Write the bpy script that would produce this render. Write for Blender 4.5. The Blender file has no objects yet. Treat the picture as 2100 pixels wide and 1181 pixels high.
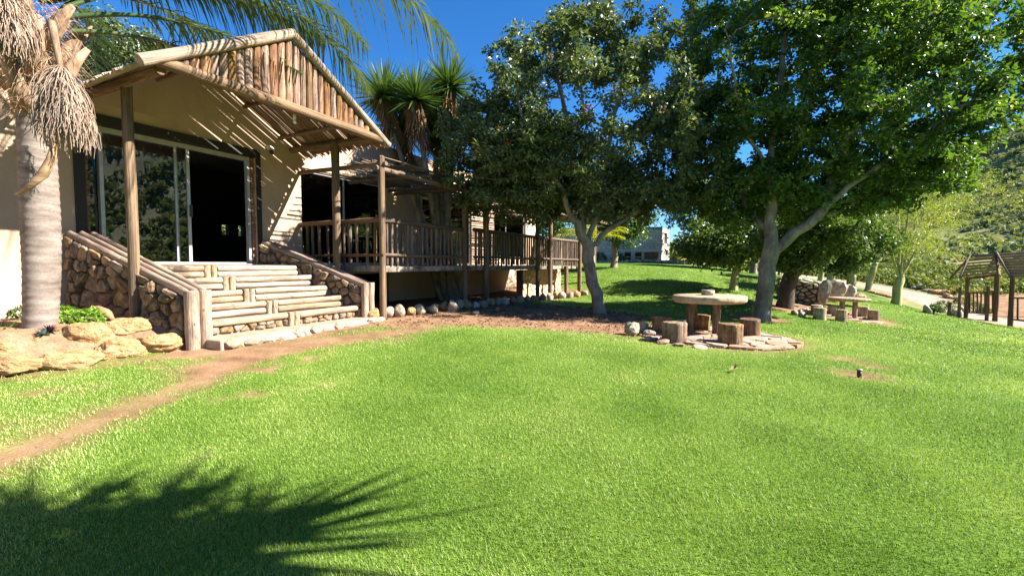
import bpy, bmesh, math, random
import numpy as np
from mathutils import Vector, Matrix, Quaternion

sc = bpy.context.scene
COL = sc.collection
R = math.radians
rng = random.Random(7)
nr = np.random.default_rng(7)

# ------------------------------------------------------------------ camera, sky, sun, exposure
CAM_Z = 1.55
PITCH = 2.86
FPX = 950.0                      # focal length in pixels of the 2100 px wide frame
cam_d = bpy.data.cameras.new('camera')
cam_d.sensor_width = 36.0
cam_d.lens = 36.0 * FPX / 2100.0
cam_d.clip_end = 3000
cam = bpy.data.objects.new('camera', cam_d)
COL.objects.link(cam)
cam.location = (0, 0, CAM_Z)
cam.rotation_euler = (R(90 - PITCH), 0, 0)
sc.camera = cam

SUN_EL = 37.0
SUN_AZ = 94.0                    # degrees clockwise from the viewing direction
world = bpy.data.worlds.new('World')
sc.world = world
world.use_nodes = True
wn = world.node_tree
wn.nodes.clear()
w_out = wn.nodes.new('ShaderNodeOutputWorld')
w_bg = wn.nodes.new('ShaderNodeBackground')
w_sky = wn.nodes.new('ShaderNodeTexSky')
w_sky.sky_type = 'NISHITA'
w_sky.sun_disc = False
w_sky.sun_elevation = R(SUN_EL)
w_sky.sun_rotation = R(SUN_AZ)
w_sky.altitude = 300
w_sky.air_density = 1.0
w_sky.dust_density = 0.0
w_sky.ozone_density = 10.0
w_bg.inputs['Strength'].default_value = 0.057
w_hs = wn.nodes.new('ShaderNodeHueSaturation')       # the deep clear blue of this dry-country sky
w_hs.inputs['Saturation'].default_value = 1.13
wn.links.new(w_sky.outputs[0], w_hs.inputs['Color'])
wn.links.new(w_hs.outputs[0], w_bg.inputs[0])
wn.links.new(w_bg.outputs[0], w_out.inputs[0])

sun_d = bpy.data.lights.new('sun', 'SUN')
sun_d.energy = 5.0
sun_d.angle = R(0.55)
sun_d.color = (1.0, 0.95, 0.86)
sun = bpy.data.objects.new('sun', sun_d)
COL.objects.link(sun)
sun.location = (30, 0, 30)
sun.rotation_euler = Vector((-math.cos(R(SUN_EL)) * math.sin(R(SUN_AZ)), -math.cos(R(SUN_EL)) * math.cos(R(SUN_AZ)), -math.sin(R(SUN_EL)))).to_track_quat('-Z', 'Y').to_euler()

sc.view_settings.view_transform = 'Standard'
sc.view_settings.look = 'None'
sc.view_settings.gamma = 1.0
sc.view_settings.exposure = 1.98
sc.view_settings.use_curve_mapping = False
sc.render.engine = 'CYCLES'
sc.cycles.max_bounces = 7
sc.cycles.diffuse_bounces = 3
sc.cycles.glossy_bounces = 3
sc.cycles.transmission_bounces = 5
sc.cycles.transparent_max_bounces = 8
sc.cycles.use_denoising = True

# ------------------------------------------------------------------ small helpers
_p = R(PITCH)
FWD = Vector((0, math.cos(_p), -math.sin(_p)))
UPV = Vector((0, math.sin(_p), math.cos(_p)))

def ray(x, y):
    return FWD + Vector((1, 0, 0)) * ((x - 1050) / FPX) + UPV * ((590.5 - y) / FPX)

def at(x, y, Y):
    """the world point at distance Y (metres north of the camera) that the surveyed sight line meets"""
    d = ray(x, y)
    return Vector((0, 0, CAM_Z)) + d * (Y / d.y)

def nrm(v):
    return v / (np.linalg.norm(v, axis=-1, keepdims=True) + 1e-12)

def sstep(a, b, x):
    t = np.clip((x - a) / (b - a), 0, 1)
    return t * t * (3 - 2 * t)

_lat = np.random.default_rng(99).random((256, 256))
def vnoise(x, y, s=1.0):
    x = np.asarray(x, float) * s + 1000.3
    y = np.asarray(y, float) * s + 1000.7
    xi = np.floor(x).astype(int); yi = np.floor(y).astype(int)
    fx = x - xi; fy = y - yi
    fx = fx * fx * (3 - 2 * fx); fy = fy * fy * (3 - 2 * fy)
    a = _lat[xi % 256, yi % 256]; b = _lat[(xi + 1) % 256, yi % 256]
    c = _lat[xi % 256, (yi + 1) % 256]; d = _lat[(xi + 1) % 256, (yi + 1) % 256]
    return (a * (1 - fx) + b * fx) * (1 - fy) + (c * (1 - fx) + d * fx) * fy
def fbm(x, y, s=1.0, o=4):
    v = 0; a = 0.5; t = 0
    for k in range(o):
        v = v + a * vnoise(x, y, s * 2 ** k + 0.13 * k); t += a; a *= 0.5
    return v / t

# ------------------------------------------------------------------ materials
def new_mat(name):
    m = bpy.data.materials.new(name)
    m.use_nodes = True
    nt = m.node_tree
    nt.nodes.clear()
    out = nt.nodes.new('ShaderNodeOutputMaterial')
    return m, nt, out

def N(nt, kind, **kw):
    n = nt.nodes.new(kind)
    for k, v in kw.items():
        if k in n.inputs:
            n.inputs[k].default_value = v
        else:
            setattr(n, k, v)
    return n

def ramp(nt, stops):
    r = nt.nodes.new('ShaderNodeValToRGB')
    el = r.color_ramp.elements
    while len(el) < len(stops):
        el.new(0.5)
    for e, (p, c) in zip(el, stops):
        e.position = p
        e.color = (*c, 1)
    return r

def mixc(nt, fac, a, b, mode='MIX'):
    m = nt.nodes.new('ShaderNodeMix')
    m.data_type = 'RGBA'
    m.blend_type = mode
    for s, v in ((0, fac), (6, a), (7, b)):
        if isinstance(v, bpy.types.NodeSocket):
            nt.links.new(v, m.inputs[s])
        else:
            m.inputs[s].default_value = v if s == 0 else (*v, 1)
    return m.outputs[2]

def noise_mat(name, cols, scale=(4, 4, 4), detail=6, rough=0.8, bump=0.3, bump_d=0.01, fine=0.0, fine_scale=40,
              rand=0.0, hue=0.0, coord='Object', dist=0.0, spec=0.3, crack=0.0):
    """colour from noise through a ramp, per-object variation, bump"""
    m, nt, out = new_mat(name)
    L = nt.links.new
    tc = N(nt, 'ShaderNodeTexCoord')
    mp = N(nt, 'ShaderNodeMapping')
    mp.inputs['Scale'].default_value = scale
    oi = N(nt, 'ShaderNodeObjectInfo')
    src = tc.outputs[coord]
    if coord == 'Object':
        add = N(nt, 'ShaderNodeVectorMath', operation='MULTIPLY_ADD')
        cmb = N(nt, 'ShaderNodeCombineXYZ')
        for i in range(3):
            L(oi.outputs['Random'], cmb.inputs[i])
        L(cmb.outputs[0], add.inputs[0])
        add.inputs[1].default_value = (17.0, 31.0, 23.0)
        L(src, add.inputs[2])
        src = add.outputs[0]
    L(src, mp.inputs['Vector'])
    nz = N(nt, 'ShaderNodeTexNoise', Scale=1.0, Detail=detail, Roughness=0.62, Distortion=dist)
    L(mp.outputs[0], nz.inputs['Vector'])
    n = len(cols)
    rp = ramp(nt, [(0.28 + 0.44 * i / max(1, n - 1), c) for i, c in enumerate(cols)])
    L(nz.outputs['Fac'], rp.inputs[0])
    col = rp.outputs[0]
    if fine:
        nf = N(nt, 'ShaderNodeTexNoise', Scale=fine_scale, Detail=3, Roughness=0.6)
        L(src, nf.inputs['Vector'])
        r2 = ramp(nt, [(0.3, (1 - fine,) * 3), (0.7, (1 + fine * 0.6,) * 3)])
        L(nf.outputs['Fac'], r2.inputs[0])
        col = mixc(nt, 1.0, col, r2.outputs[0], 'MULTIPLY')
    crk = None
    if crack:                                   # drying cracks along the grain, grey weathering in bands, a few knots
        mc = N(nt, 'ShaderNodeMapping'); mc.inputs['Scale'].default_value = (9, 9, 1.1); L(src, mc.inputs['Vector'])
        nc = N(nt, 'ShaderNodeTexNoise', Scale=1.0, Detail=3, Roughness=0.55, Distortion=0.25); L(mc.outputs[0], nc.inputs['Vector'])
        rc = ramp(nt, [(0.470, (1, 1, 1)), (0.492, (1 - crack,) * 3), (0.508, (1 - crack,) * 3), (0.53, (1, 1, 1))]); L(nc.outputs['Fac'], rc.inputs[0])
        crk = rc.outputs[0]
        col = mixc(nt, 1.0, col, crk, 'MULTIPLY')
        mw = N(nt, 'ShaderNodeMapping'); mw.inputs['Scale'].default_value = (0.9, 0.9, 3.2); L(src, mw.inputs['Vector'])
        nw = N(nt, 'ShaderNodeTexNoise', Scale=1.0, Detail=4, Roughness=0.6); L(mw.outputs[0], nw.inputs['Vector'])
        rw = ramp(nt, [(0.40, (0.62, 0.60, 0.60)), (0.60, (1.1, 1.08, 1.04))]); L(nw.outputs['Fac'], rw.inputs[0])
        col = mixc(nt, 1.0, col, rw.outputs[0], 'MULTIPLY')
        mk = N(nt, 'ShaderNodeMapping'); mk.inputs['Scale'].default_value = (0.8, 0.8, 5.0); L(src, mk.inputs['Vector'])
        vk = N(nt, 'ShaderNodeTexVoronoi', Scale=1.0); L(mk.outputs[0], vk.inputs['Vector'])
        rk = ramp(nt, [(0.06, (0.35, 0.28, 0.24)), (0.16, (1, 1, 1))]); L(vk.outputs['Distance'], rk.inputs[0])
        col = mixc(nt, 1.0, col, rk.outputs[0], 'MULTIPLY')
    if rand or hue:
        hs = N(nt, 'ShaderNodeHueSaturation')
        mr = N(nt, 'ShaderNodeMapRange')
        mr.inputs['To Min'].default_value = 1 - rand
        mr.inputs['To Max'].default_value = 1 + rand
        L(oi.outputs['Random'], mr.inputs[0])
        L(mr.outputs[0], hs.inputs['Value'])
        if hue:
            wn_ = N(nt, 'ShaderNodeTexWhiteNoise', noise_dimensions='1D')
            L(oi.outputs['Random'], wn_.inputs['W'])
            m2 = N(nt, 'ShaderNodeMapRange')
            m2.inputs['To Min'].default_value = 0.5 - hue
            m2.inputs['To Max'].default_value = 0.5 + hue
            L(wn_.outputs['Value'], m2.inputs[0])
            L(m2.outputs[0], hs.inputs['Hue'])
            m3 = N(nt, 'ShaderNodeMapRange')
            m3.inputs['To Min'].default_value = 0.6
            m3.inputs['To Max'].default_value = 1.2
            L(wn_.outputs['Color'], m3.inputs[0])
            L(m3.outputs[0], hs.inputs['Saturation'])
        L(col, hs.inputs['Color'])
        col = hs.outputs[0]
    bs = N(nt, 'ShaderNodeBsdfPrincipled')
    bs.inputs['Roughness'].default_value = rough
    bs.inputs['Specular IOR Level'].default_value = spec
    L(col, bs.inputs['Base Color'])
    if bump:
        bp = N(nt, 'ShaderNodeBump', Strength=bump, Distance=bump_d)
        L(nz.outputs['Fac'], bp.inputs['Height'])
        L(bp.outputs[0], bs.inputs['Normal'])
    L(bs.outputs[0], out.inputs[0])
    return m

def leaf_mat(name, c_dark, c_light, c_alt=None, trans=0.3, rough=0.45, spec=0.4, trans_col=None):
    m, nt, out = new_mat(name)
    L = nt.links.new
    at_ = N(nt, 'ShaderNodeAttribute', attribute_name='tint')
    stops = [(0.0, c_dark), (0.75, c_light), (0.97, c_alt or c_light)]
    rp = ramp(nt, stops)
    L(at_.outputs['Fac'], rp.inputs[0])
    bs = N(nt, 'ShaderNodeBsdfPrincipled')
    bs.inputs['Roughness'].default_value = rough
    bs.inputs['Specular IOR Level'].default_value = spec
    L(rp.outputs[0], bs.inputs['Base Color'])
    tr = N(nt, 'ShaderNodeBsdfTranslucent')
    tcol = mixc(nt, 1.0, rp.outputs[0], trans_col or (1.6, 1.5, 0.6), 'MULTIPLY')
    L(tcol, tr.inputs['Color'])
    mx = N(nt, 'ShaderNodeMixShader')
    mx.inputs[0].default_value = trans
    L(bs.outputs[0], mx.inputs[1]); L(tr.outputs[0], mx.inputs[2])
    L(mx.outputs[0], out.inputs[0])
    return m

def flat_mat(name, c, rough=0.5, metal=0.0, spec=0.5):
    m, nt, out = new_mat(name)
    L = nt.links.new
    bs = N(nt, 'ShaderNodeBsdfPrincipled')
    tc = N(nt, 'ShaderNodeTexCoord')
    nz = N(nt, 'ShaderNodeTexNoise', Scale=9.0, Detail=4)
    L(tc.outputs['Object'], nz.inputs['Vector'])
    rp = ramp(nt, [(0.3, tuple(v * 0.86 for v in c)), (0.7, tuple(min(1, v * 1.08) for v in c))])
    L(nz.outputs['Fac'], rp.inputs[0])
    L(rp.outputs[0], bs.inputs['Base Color'])
    bs.inputs['Roughness'].default_value = rough
    bs.inputs['Metallic'].default_value = metal
    bs.inputs['Specular IOR Level'].default_value = spec
    L(bs.outputs[0], out.inputs[0])
    return m

def glass_mat():
    m, nt, out = new_mat('window_glass')
    L = nt.links.new
    fr = N(nt, 'ShaderNodeFresnel', IOR=1.85)
    gl = N(nt, 'ShaderNodeBsdfGlossy', Roughness=0.0)
    gl.inputs['Color'].default_value = (0.95, 0.97, 1, 1)
    tr = N(nt, 'ShaderNodeBsdfTransparent')
    tr.inputs['Color'].default_value = (0.72, 0.76, 0.76, 1)
    mx = N(nt, 'ShaderNodeMixShader')
    L(fr.outputs[0], mx.inputs[0]); L(tr.outputs[0], mx.inputs[1]); L(gl.outputs[0], mx.inputs[2])
    L(mx.outputs[0], out.inputs[0])
    return m

M = {}
# timber: local z runs along the pole, so the grain is stretched along z
M['post'] = noise_mat('weathered_post_wood', [(0.09, 0.055, 0.032), (0.22, 0.145, 0.09), (0.36, 0.255, 0.17)], (7, 7, 1.3), rand=0.12, bump=0.5, bump_d=0.05, fine=0.25, fine_scale=22, crack=0.6)
M['gable'] = noise_mat('gable_pole_wood', [(0.12, 0.055, 0.02), (0.31, 0.155, 0.07), (0.47, 0.32, 0.20)], (4, 4, 1.0), rand=0.28, hue=0.012, bump=0.4, bump_d=0.05, fine=0.3, fine_scale=14, crack=0.6)
M['beam'] = noise_mat('tie_beam_wood', [(0.10, 0.055, 0.028), (0.23, 0.14, 0.08), (0.34, 0.23, 0.14)], (8, 8, 1.2), rand=0.08, bump=0.5, bump_d=0.05, fine=0.25, fine_scale=20, crack=0.6)
M['bleached'] = noise_mat('bleached_roof_wood', [(0.19, 0.13, 0.09), (0.36, 0.27, 0.20), (0.50, 0.40, 0.32)], (8, 8, 1.5), rand=0.10, bump=0.4, bump_d=0.05, fine=0.2, crack=0.45)
M['lath'] = noise_mat('thin_roof_pole_wood', [(0.07, 0.035, 0.017), (0.17, 0.095, 0.05), (0.27, 0.17, 0.10)], (3, 3, 1.2), rand=0.35, hue=0.012, bump=0.2, bump_d=0.05)
M['lath_top'] = noise_mat('sunbleached_thin_pole_wood', [(0.22, 0.16, 0.11), (0.40, 0.31, 0.23), (0.52, 0.43, 0.34)], (3, 3, 1.2), rand=0.25, bump=0.2, bump_d=0.05)
M['rail'] = noise_mat('railing_wood', [(0.06, 0.034, 0.02), (0.165, 0.10, 0.058), (0.28, 0.19, 0.115)], (6, 6, 1.1), rand=0.18, hue=0.01, bump=0.5, bump_d=0.05, fine=0.25, fine_scale=20, crack=0.6)
M['baluster'] = noise_mat('baluster_wood', [(0.075, 0.047, 0.03), (0.20, 0.135, 0.085), (0.34, 0.26, 0.19)], (4, 4, 1.0), rand=0.35, hue=0.01, bump=0.4, bump_d=0.05, fine=0.25, fine_scale=14, crack=0.6)
M['step_log'] = noise_mat('step_log_wood', [(0.22, 0.135, 0.075), (0.46, 0.335, 0.225), (0.60, 0.48, 0.36)], (5, 5, 1.6), rand=0.15, hue=0.008, bump=0.5, bump_d=0.06, fine=0.25, fine_scale=18, crack=0.6)
M['newel'] = noise_mat('newel_log_wood', [(0.24, 0.16, 0.115), (0.40, 0.29, 0.215), (0.50, 0.385, 0.30)], (5, 5, 1.0), rand=0.06, bump=0.3, bump_d=0.05, fine=0.15, crack=0.45)
M['stump'] = noise_mat('stump_wood', [(0.075, 0.04, 0.018), (0.25, 0.15, 0.08), (0.42, 0.285, 0.17)], (14, 14, 1.2), rand=0.18, hue=0.008, bump=0.9, bump_d=0.05, fine=0.25, fine_scale=20, dist=0.4, crack=0.6)
M['stump_pale'] = noise_mat('bleached_stump_wood', [(0.22, 0.15, 0.085), (0.42, 0.32, 0.20), (0.56, 0.46, 0.32)], (14, 14, 1.2), rand=0.12, bump=0.8, bump_d=0.05, fine=0.25, fine_scale=20, dist=0.4, crack=0.5)
M['slat'] = noise_mat('pergola_slat_wood', [(0.15, 0.095, 0.06), (0.29, 0.20, 0.135), (0.42, 0.31, 0.22)], (6, 6, 1.2), rand=0.2, bump=0.3, bump_d=0.04)
M['table'] = noise_mat('table_slab_wood', [(0.20, 0.13, 0.075), (0.40, 0.29, 0.18), (0.52, 0.41, 0.28)], (7, 7, 3), rand=0.08, bump=0.4, bump_d=0.03, fine=0.25, fine_scale=30)
M['reed'] = noise_mat('trellis_stick_wood', [(0.05, 0.031, 0.02), (0.13, 0.088, 0.058), (0.24, 0.18, 0.13)], (3, 3, 1), rand=0.35, bump=0.2, bump_d=0.05)
M['pergola'] = noise_mat('pergola_wood', [(0.07, 0.04, 0.025), (0.17, 0.105, 0.065), (0.27, 0.18, 0.12)], (8, 8, 1.2), rand=0.2, bump=0.3, bump_d=0.04, crack=0.6)
M['board'] = noise_mat('deck_board_wood', [(0.12, 0.09, 0.07), (0.26, 0.21, 0.17), (0.38, 0.33, 0.28)], (6, 6, 1.3), rand=0.2, bump=0.3, bump_d=0.04, crack=0.6)
M['plaster'] = noise_mat('beige_wall_plaster', [(0.41, 0.28, 0.195), (0.48, 0.34, 0.245), (0.53, 0.385, 0.285)], (0.9, 0.9, 0.55), detail=8, rough=0.92, bump=0.15, bump_d=0.01, fine=0.07, fine_scale=55, spec=0.15)
M['dark_trim'] = flat_mat('dark_painted_trim', (0.018, 0.013, 0.011), 0.6)
M['alu'] = flat_mat('pale_aluminium_frame', (0.45, 0.45, 0.43), 0.35, 0.3)
M['brick'] = noise_mat('rough_brick_reveal', [(0.10, 0.05, 0.03), (0.24, 0.13, 0.08), (0.33, 0.21, 0.14)], (9, 9, 9), rand=0.25, bump=0.5, bump_d=0.02)
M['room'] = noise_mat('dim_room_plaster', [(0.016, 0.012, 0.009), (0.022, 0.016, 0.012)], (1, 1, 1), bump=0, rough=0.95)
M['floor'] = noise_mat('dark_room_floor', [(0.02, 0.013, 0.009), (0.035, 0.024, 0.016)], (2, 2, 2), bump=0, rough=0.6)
M['glass'] = glass_mat()
M['roof'] = noise_mat('flat_roof_sheet', [(0.25, 0.23, 0.2), (0.34, 0.31, 0.28)], (1, 1, 1), bump=0)
M['stone'] = noise_mat('cheek_wall_stone', [(0.07, 0.042, 0.022), (0.20, 0.13, 0.075), (0.36, 0.265, 0.165)], (9, 9, 9), rand=0.35, hue=0.014, bump=0.9, bump_d=0.03, fine=0.3, fine_scale=35)
M['mortar'] = noise_mat('wall_mortar', [(0.06, 0.04, 0.025), (0.12, 0.085, 0.055)], (9, 9, 9), bump=0.6, bump_d=0.03)
M['slab'] = noise_mat('worn_step_slab', [(0.22, 0.15, 0.10), (0.35, 0.255, 0.18), (0.44, 0.335, 0.245)], (5, 5, 5), bump=0.5, bump_d=0.02, fine=0.2)
M['tread'] = noise_mat('step_tread_cement', [(0.17, 0.125, 0.095), (0.29, 0.225, 0.175)], (5, 5, 5), bump=0.3, bump_d=0.02, fine=0.2)
M['boulder'] = noise_mat('sandstone_boulder', [(0.30, 0.165, 0.07), (0.49, 0.295, 0.13), (0.60, 0.42, 0.22)], (2.6, 2.6, 2.6), detail=10, rand=0.10, bump=1.0, bump_d=0.12, fine=0.3, fine_scale=20, dist=0.5)
M['rock'] = noise_mat('river_rock', [(0.17, 0.125, 0.085), (0.36, 0.285, 0.20), (0.50, 0.43, 0.33)], (3, 3, 3), detail=9, rand=0.3, hue=0.012, bump=0.8, bump_d=0.04, fine=0.25, fine_scale=22)
M['grey_rock'] = noise_mat('grey_lichen_rock', [(0.15, 0.13, 0.095), (0.32, 0.285, 0.215), (0.46, 0.42, 0.33)], (2.6, 2.6, 2.6), detail=9, rand=0.25, hue=0.01, bump=0.8, bump_d=0.05, fine=0.25, fine_scale=18)
M['flag'] = noise_mat('flagstone', [(0.20, 0.115, 0.07), (0.34, 0.21, 0.135), (0.44, 0.30, 0.205)], (5, 5, 5), rand=0.16, hue=0.008, bump=0.5, bump_d=0.02, fine=0.2, fine_scale=30)
M['clad'] = noise_mat('sandy_cladding_stone', [(0.40, 0.27, 0.15), (0.52, 0.37, 0.23), (0.60, 0.46, 0.31)], (5, 5, 5), rand=0.12, bump=0.4, bump_d=0.02, fine=0.15)
M['soil'] = noise_mat('bed_soil', [(0.16, 0.09, 0.05), (0.27, 0.16, 0.092), (0.35, 0.22, 0.135)], (6, 6, 6), bump=0.8, bump_d=0.03, fine=0.3, fine_scale=50)
M['block'] = noise_mat('grey_concrete_block', [(0.52, 0.50, 0.49), (0.62, 0.60, 0.585), (0.68, 0.66, 0.645)], (5, 5, 5), rand=0.16, bump=0.3, bump_d=0.01)
M['block_joint'] = noise_mat('block_mortar', [(0.27, 0.26, 0.26), (0.34, 0.33, 0.325)], (4, 4, 4), bump=0)
M['render_white'] = noise_mat('white_corner_plaster', [(0.58, 0.54, 0.48), (0.66, 0.62, 0.56)], (2, 2, 2), bump=0.1)
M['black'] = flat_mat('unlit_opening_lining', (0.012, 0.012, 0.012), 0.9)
M['gravel'] = noise_mat('pale_gravel', [(0.19, 0.145, 0.11), (0.27, 0.215, 0.17), (0.33, 0.27, 0.215)], (3, 3, 3), rough=0.95, bump=0.5, bump_d=0.02, fine=0.25, fine_scale=30)
M['bark'] = noise_mat('grey_coral_tree_bark', [(0.10, 0.078, 0.055), (0.235, 0.19, 0.14), (0.38, 0.32, 0.25)], (4.5, 4.5, 2.6), detail=8, bump=0.8, bump_d=0.03, fine=0.3, fine_scale=24)
M['bark_dark'] = noise_mat('dark_rough_bark', [(0.035, 0.022, 0.014), (0.085, 0.055, 0.036), (0.13, 0.09, 0.06)], (7, 7, 2.4), detail=8, bump=1.0, bump_d=0.05, fine=0.3, fine_scale=24)
M['bark_yellow'] = noise_mat('yellow_green_fever_tree_bark', [(0.20, 0.19, 0.075), (0.36, 0.345, 0.15), (0.48, 0.46, 0.25)], (4, 4, 2), bump=0.4, bump_d=0.03, fine=0.2)
M['dead_frond'] = noise_mat('dry_palm_fibre', [(0.10, 0.058, 0.032), (0.27, 0.17, 0.105), (0.42, 0.30, 0.21)], (16, 16, 3), rand=0.15, bump=0.3, bump_d=0.02, fine=0.25, fine_scale=40)
M['tassel'] = noise_mat('dry_tassel_strand', [(0.17, 0.11, 0.075), (0.31, 0.225, 0.165), (0.42, 0.325, 0.25)], (14, 14, 4), bump=0)
M['spathe'] = noise_mat('dry_woody_spathe', [(0.16, 0.09, 0.045), (0.30, 0.19, 0.10), (0.40, 0.28, 0.17)], (4, 4, 14), bump=0.5, bump_d=0.02)
M['skirt'] = noise_mat('dead_yucca_leaf_skirt', [(0.13, 0.065, 0.03), (0.30, 0.165, 0.08), (0.42, 0.26, 0.14)], (9, 9, 1.5), bump=0.2, bump_d=0.02)
M['lamp_white'] = flat_mat('white_lamp_plastic', (0.6, 0.58, 0.54), 0.4)
M['iron'] = flat_mat('dark_worn_metal', (0.05, 0.05, 0.055), 0.45, 0.5)
M['brass'] = flat_mat('dull_brass', (0.32, 0.25, 0.15), 0.5, 0.3)

M['leaf_coral'] = leaf_mat('coral_tree_leaf', (0.034, 0.060, 0.020), (0.105, 0.150, 0.055), (0.21, 0.24, 0.10), trans=0.32, rough=0.40, spec=0.65)
M['leaf_big'] = leaf_mat('broad_tree_leaf', (0.028, 0.070, 0.011), (0.082, 0.165, 0.022), (0.19, 0.25, 0.035), trans=0.38, rough=0.40, spec=0.65)
M['leaf_mid'] = leaf_mat('garden_tree_leaf', (0.030, 0.065, 0.013), (0.09, 0.16, 0.035), (0.18, 0.21, 0.06), trans=0.34, rough=0.40, spec=0.6)
M['leaf_light'] = leaf_mat('pale_tree_leaf', (0.05, 0.085, 0.02), (0.13, 0.18, 0.05), (0.22, 0.22, 0.09), trans=0.3)
M['leaf_fever'] = leaf_mat('feathery_fever_tree_leaf', (0.11, 0.165, 0.022), (0.21, 0.275, 0.045), (0.40, 0.34, 0.06), trans=0.42)
M['leaf_palm'] = leaf_mat('palm_leaflet', (0.035, 0.07, 0.022), (0.085, 0.13, 0.040), (0.26, 0.22, 0.09), trans=0.25, rough=0.33, spec=0.6)
M['leaf_yucca'] = leaf_mat('yucca_blade', (0.03, 0.075, 0.018), (0.09, 0.16, 0.040), (0.26, 0.26, 0.11), trans=0.2, rough=0.38, spec=0.5)
M['leaf_yellow'] = leaf_mat('yellow_palm_leaf', (0.14, 0.17, 0.015), (0.30, 0.33, 0.03), (0.4, 0.4, 0.06), trans=0.35)
M['leaf_shrub'] = leaf_mat('bright_shrub_leaf', (0.07, 0.16, 0.012), (0.18, 0.34, 0.03), (0.34, 0.42, 0.08), trans=0.3)
M['leaf_veld'] = leaf_mat('veld_bush_leaf', (0.07, 0.105, 0.025), (0.18, 0.225, 0.055), (0.32, 0.28, 0.09), trans=0.2, rough=0.7, spec=0.15)
M['leaf_hill'] = leaf_mat('hillside_bush_leaf', (0.14, 0.175, 0.08), (0.24, 0.28, 0.13), (0.36, 0.30, 0.16), trans=0.15, rough=0.8, spec=0.1)
M['grass'] = leaf_mat('lawn_blade', (0.105, 0.195, 0.022), (0.295, 0.415, 0.080), (0.46, 0.47, 0.20), trans=0.35, rough=0.5, spec=0.25, trans_col=(1.3, 1.25, 0.7))
M['petal'] = leaf_mat('orange_coral_blossom', (0.35, 0.06, 0.02), (0.5, 0.18, 0.04), (0.5, 0.28, 0.06), trans=0.2)
M['litter'] = leaf_mat('fallen_dry_leaf', (0.05, 0.022, 0.014), (0.14, 0.065, 0.035), (0.25, 0.14, 0.07), trans=0.05, rough=0.8)
M['succulent_dark'] = leaf_mat('dark_succulent_leaf', (0.02, 0.008, 0.014), (0.05, 0.018, 0.03), trans=0.05)
M['succulent_teal'] = leaf_mat('pale_teal_succulent_leaf', (0.16, 0.26, 0.22), (0.30, 0.42, 0.36), trans=0.05)
for i in M.values():
    i.use_fake_user = True

# ------------------------------------------------------------------ objects and tags
def tag(o, label=None, cat=None, group=None, kind=None):
    if label: o['label'] = label
    if cat: o['category'] = cat
    if group: o['group'] = group
    if kind: o['kind'] = kind
    return o

def link(name, me, parent=None, mat=None):
    if mat and not me.materials:
        me.materials.append(mat)
    o = bpy.data.objects.new(name, me)
    COL.objects.link(o)
    if parent is not None:
        o.parent = parent
        o.matrix_parent_inverse = world_of(parent).inverted()
    return o

def world_of(o):
    m = o.matrix_basis.copy()
    if o.parent:
        m = world_of(o.parent) @ o.matrix_parent_inverse @ m
    return m

def empty(name, loc=(0, 0, 0)):
    o = bpy.data.objects.new(name, None)
    o.empty_display_size = 0.2
    COL.objects.link(o)
    o.location = loc
    return o

def mesh_np(name, V, F, mat, smooth=False, tint=None):
    """fast mesh from arrays; F is (n,3) or (n,4)"""
    V = np.asarray(V, np.float32); F = np.asarray(F, np.int32)
    me = bpy.data.meshes.new(name)
    k = F.shape[1]
    me.vertices.add(len(V)); me.vertices.foreach_set('co', V.ravel())
    me.loops.add(F.size); me.loops.foreach_set('vertex_index', F.ravel())
    me.polygons.add(len(F))
    me.polygons.foreach_set('loop_start', np.arange(0, F.size, k, dtype=np.int32))
    me.polygons.foreach_set('use_smooth', np.full(len(F), bool(smooth)))
    if tint is not None:
        a = me.attributes.new('tint', 'FLOAT', 'POINT')
        a.data.foreach_set('value', np.asarray(tint, np.float32))
    me.update(calc_edges=True)
    if mat: me.materials.append(mat)
    return me

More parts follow.
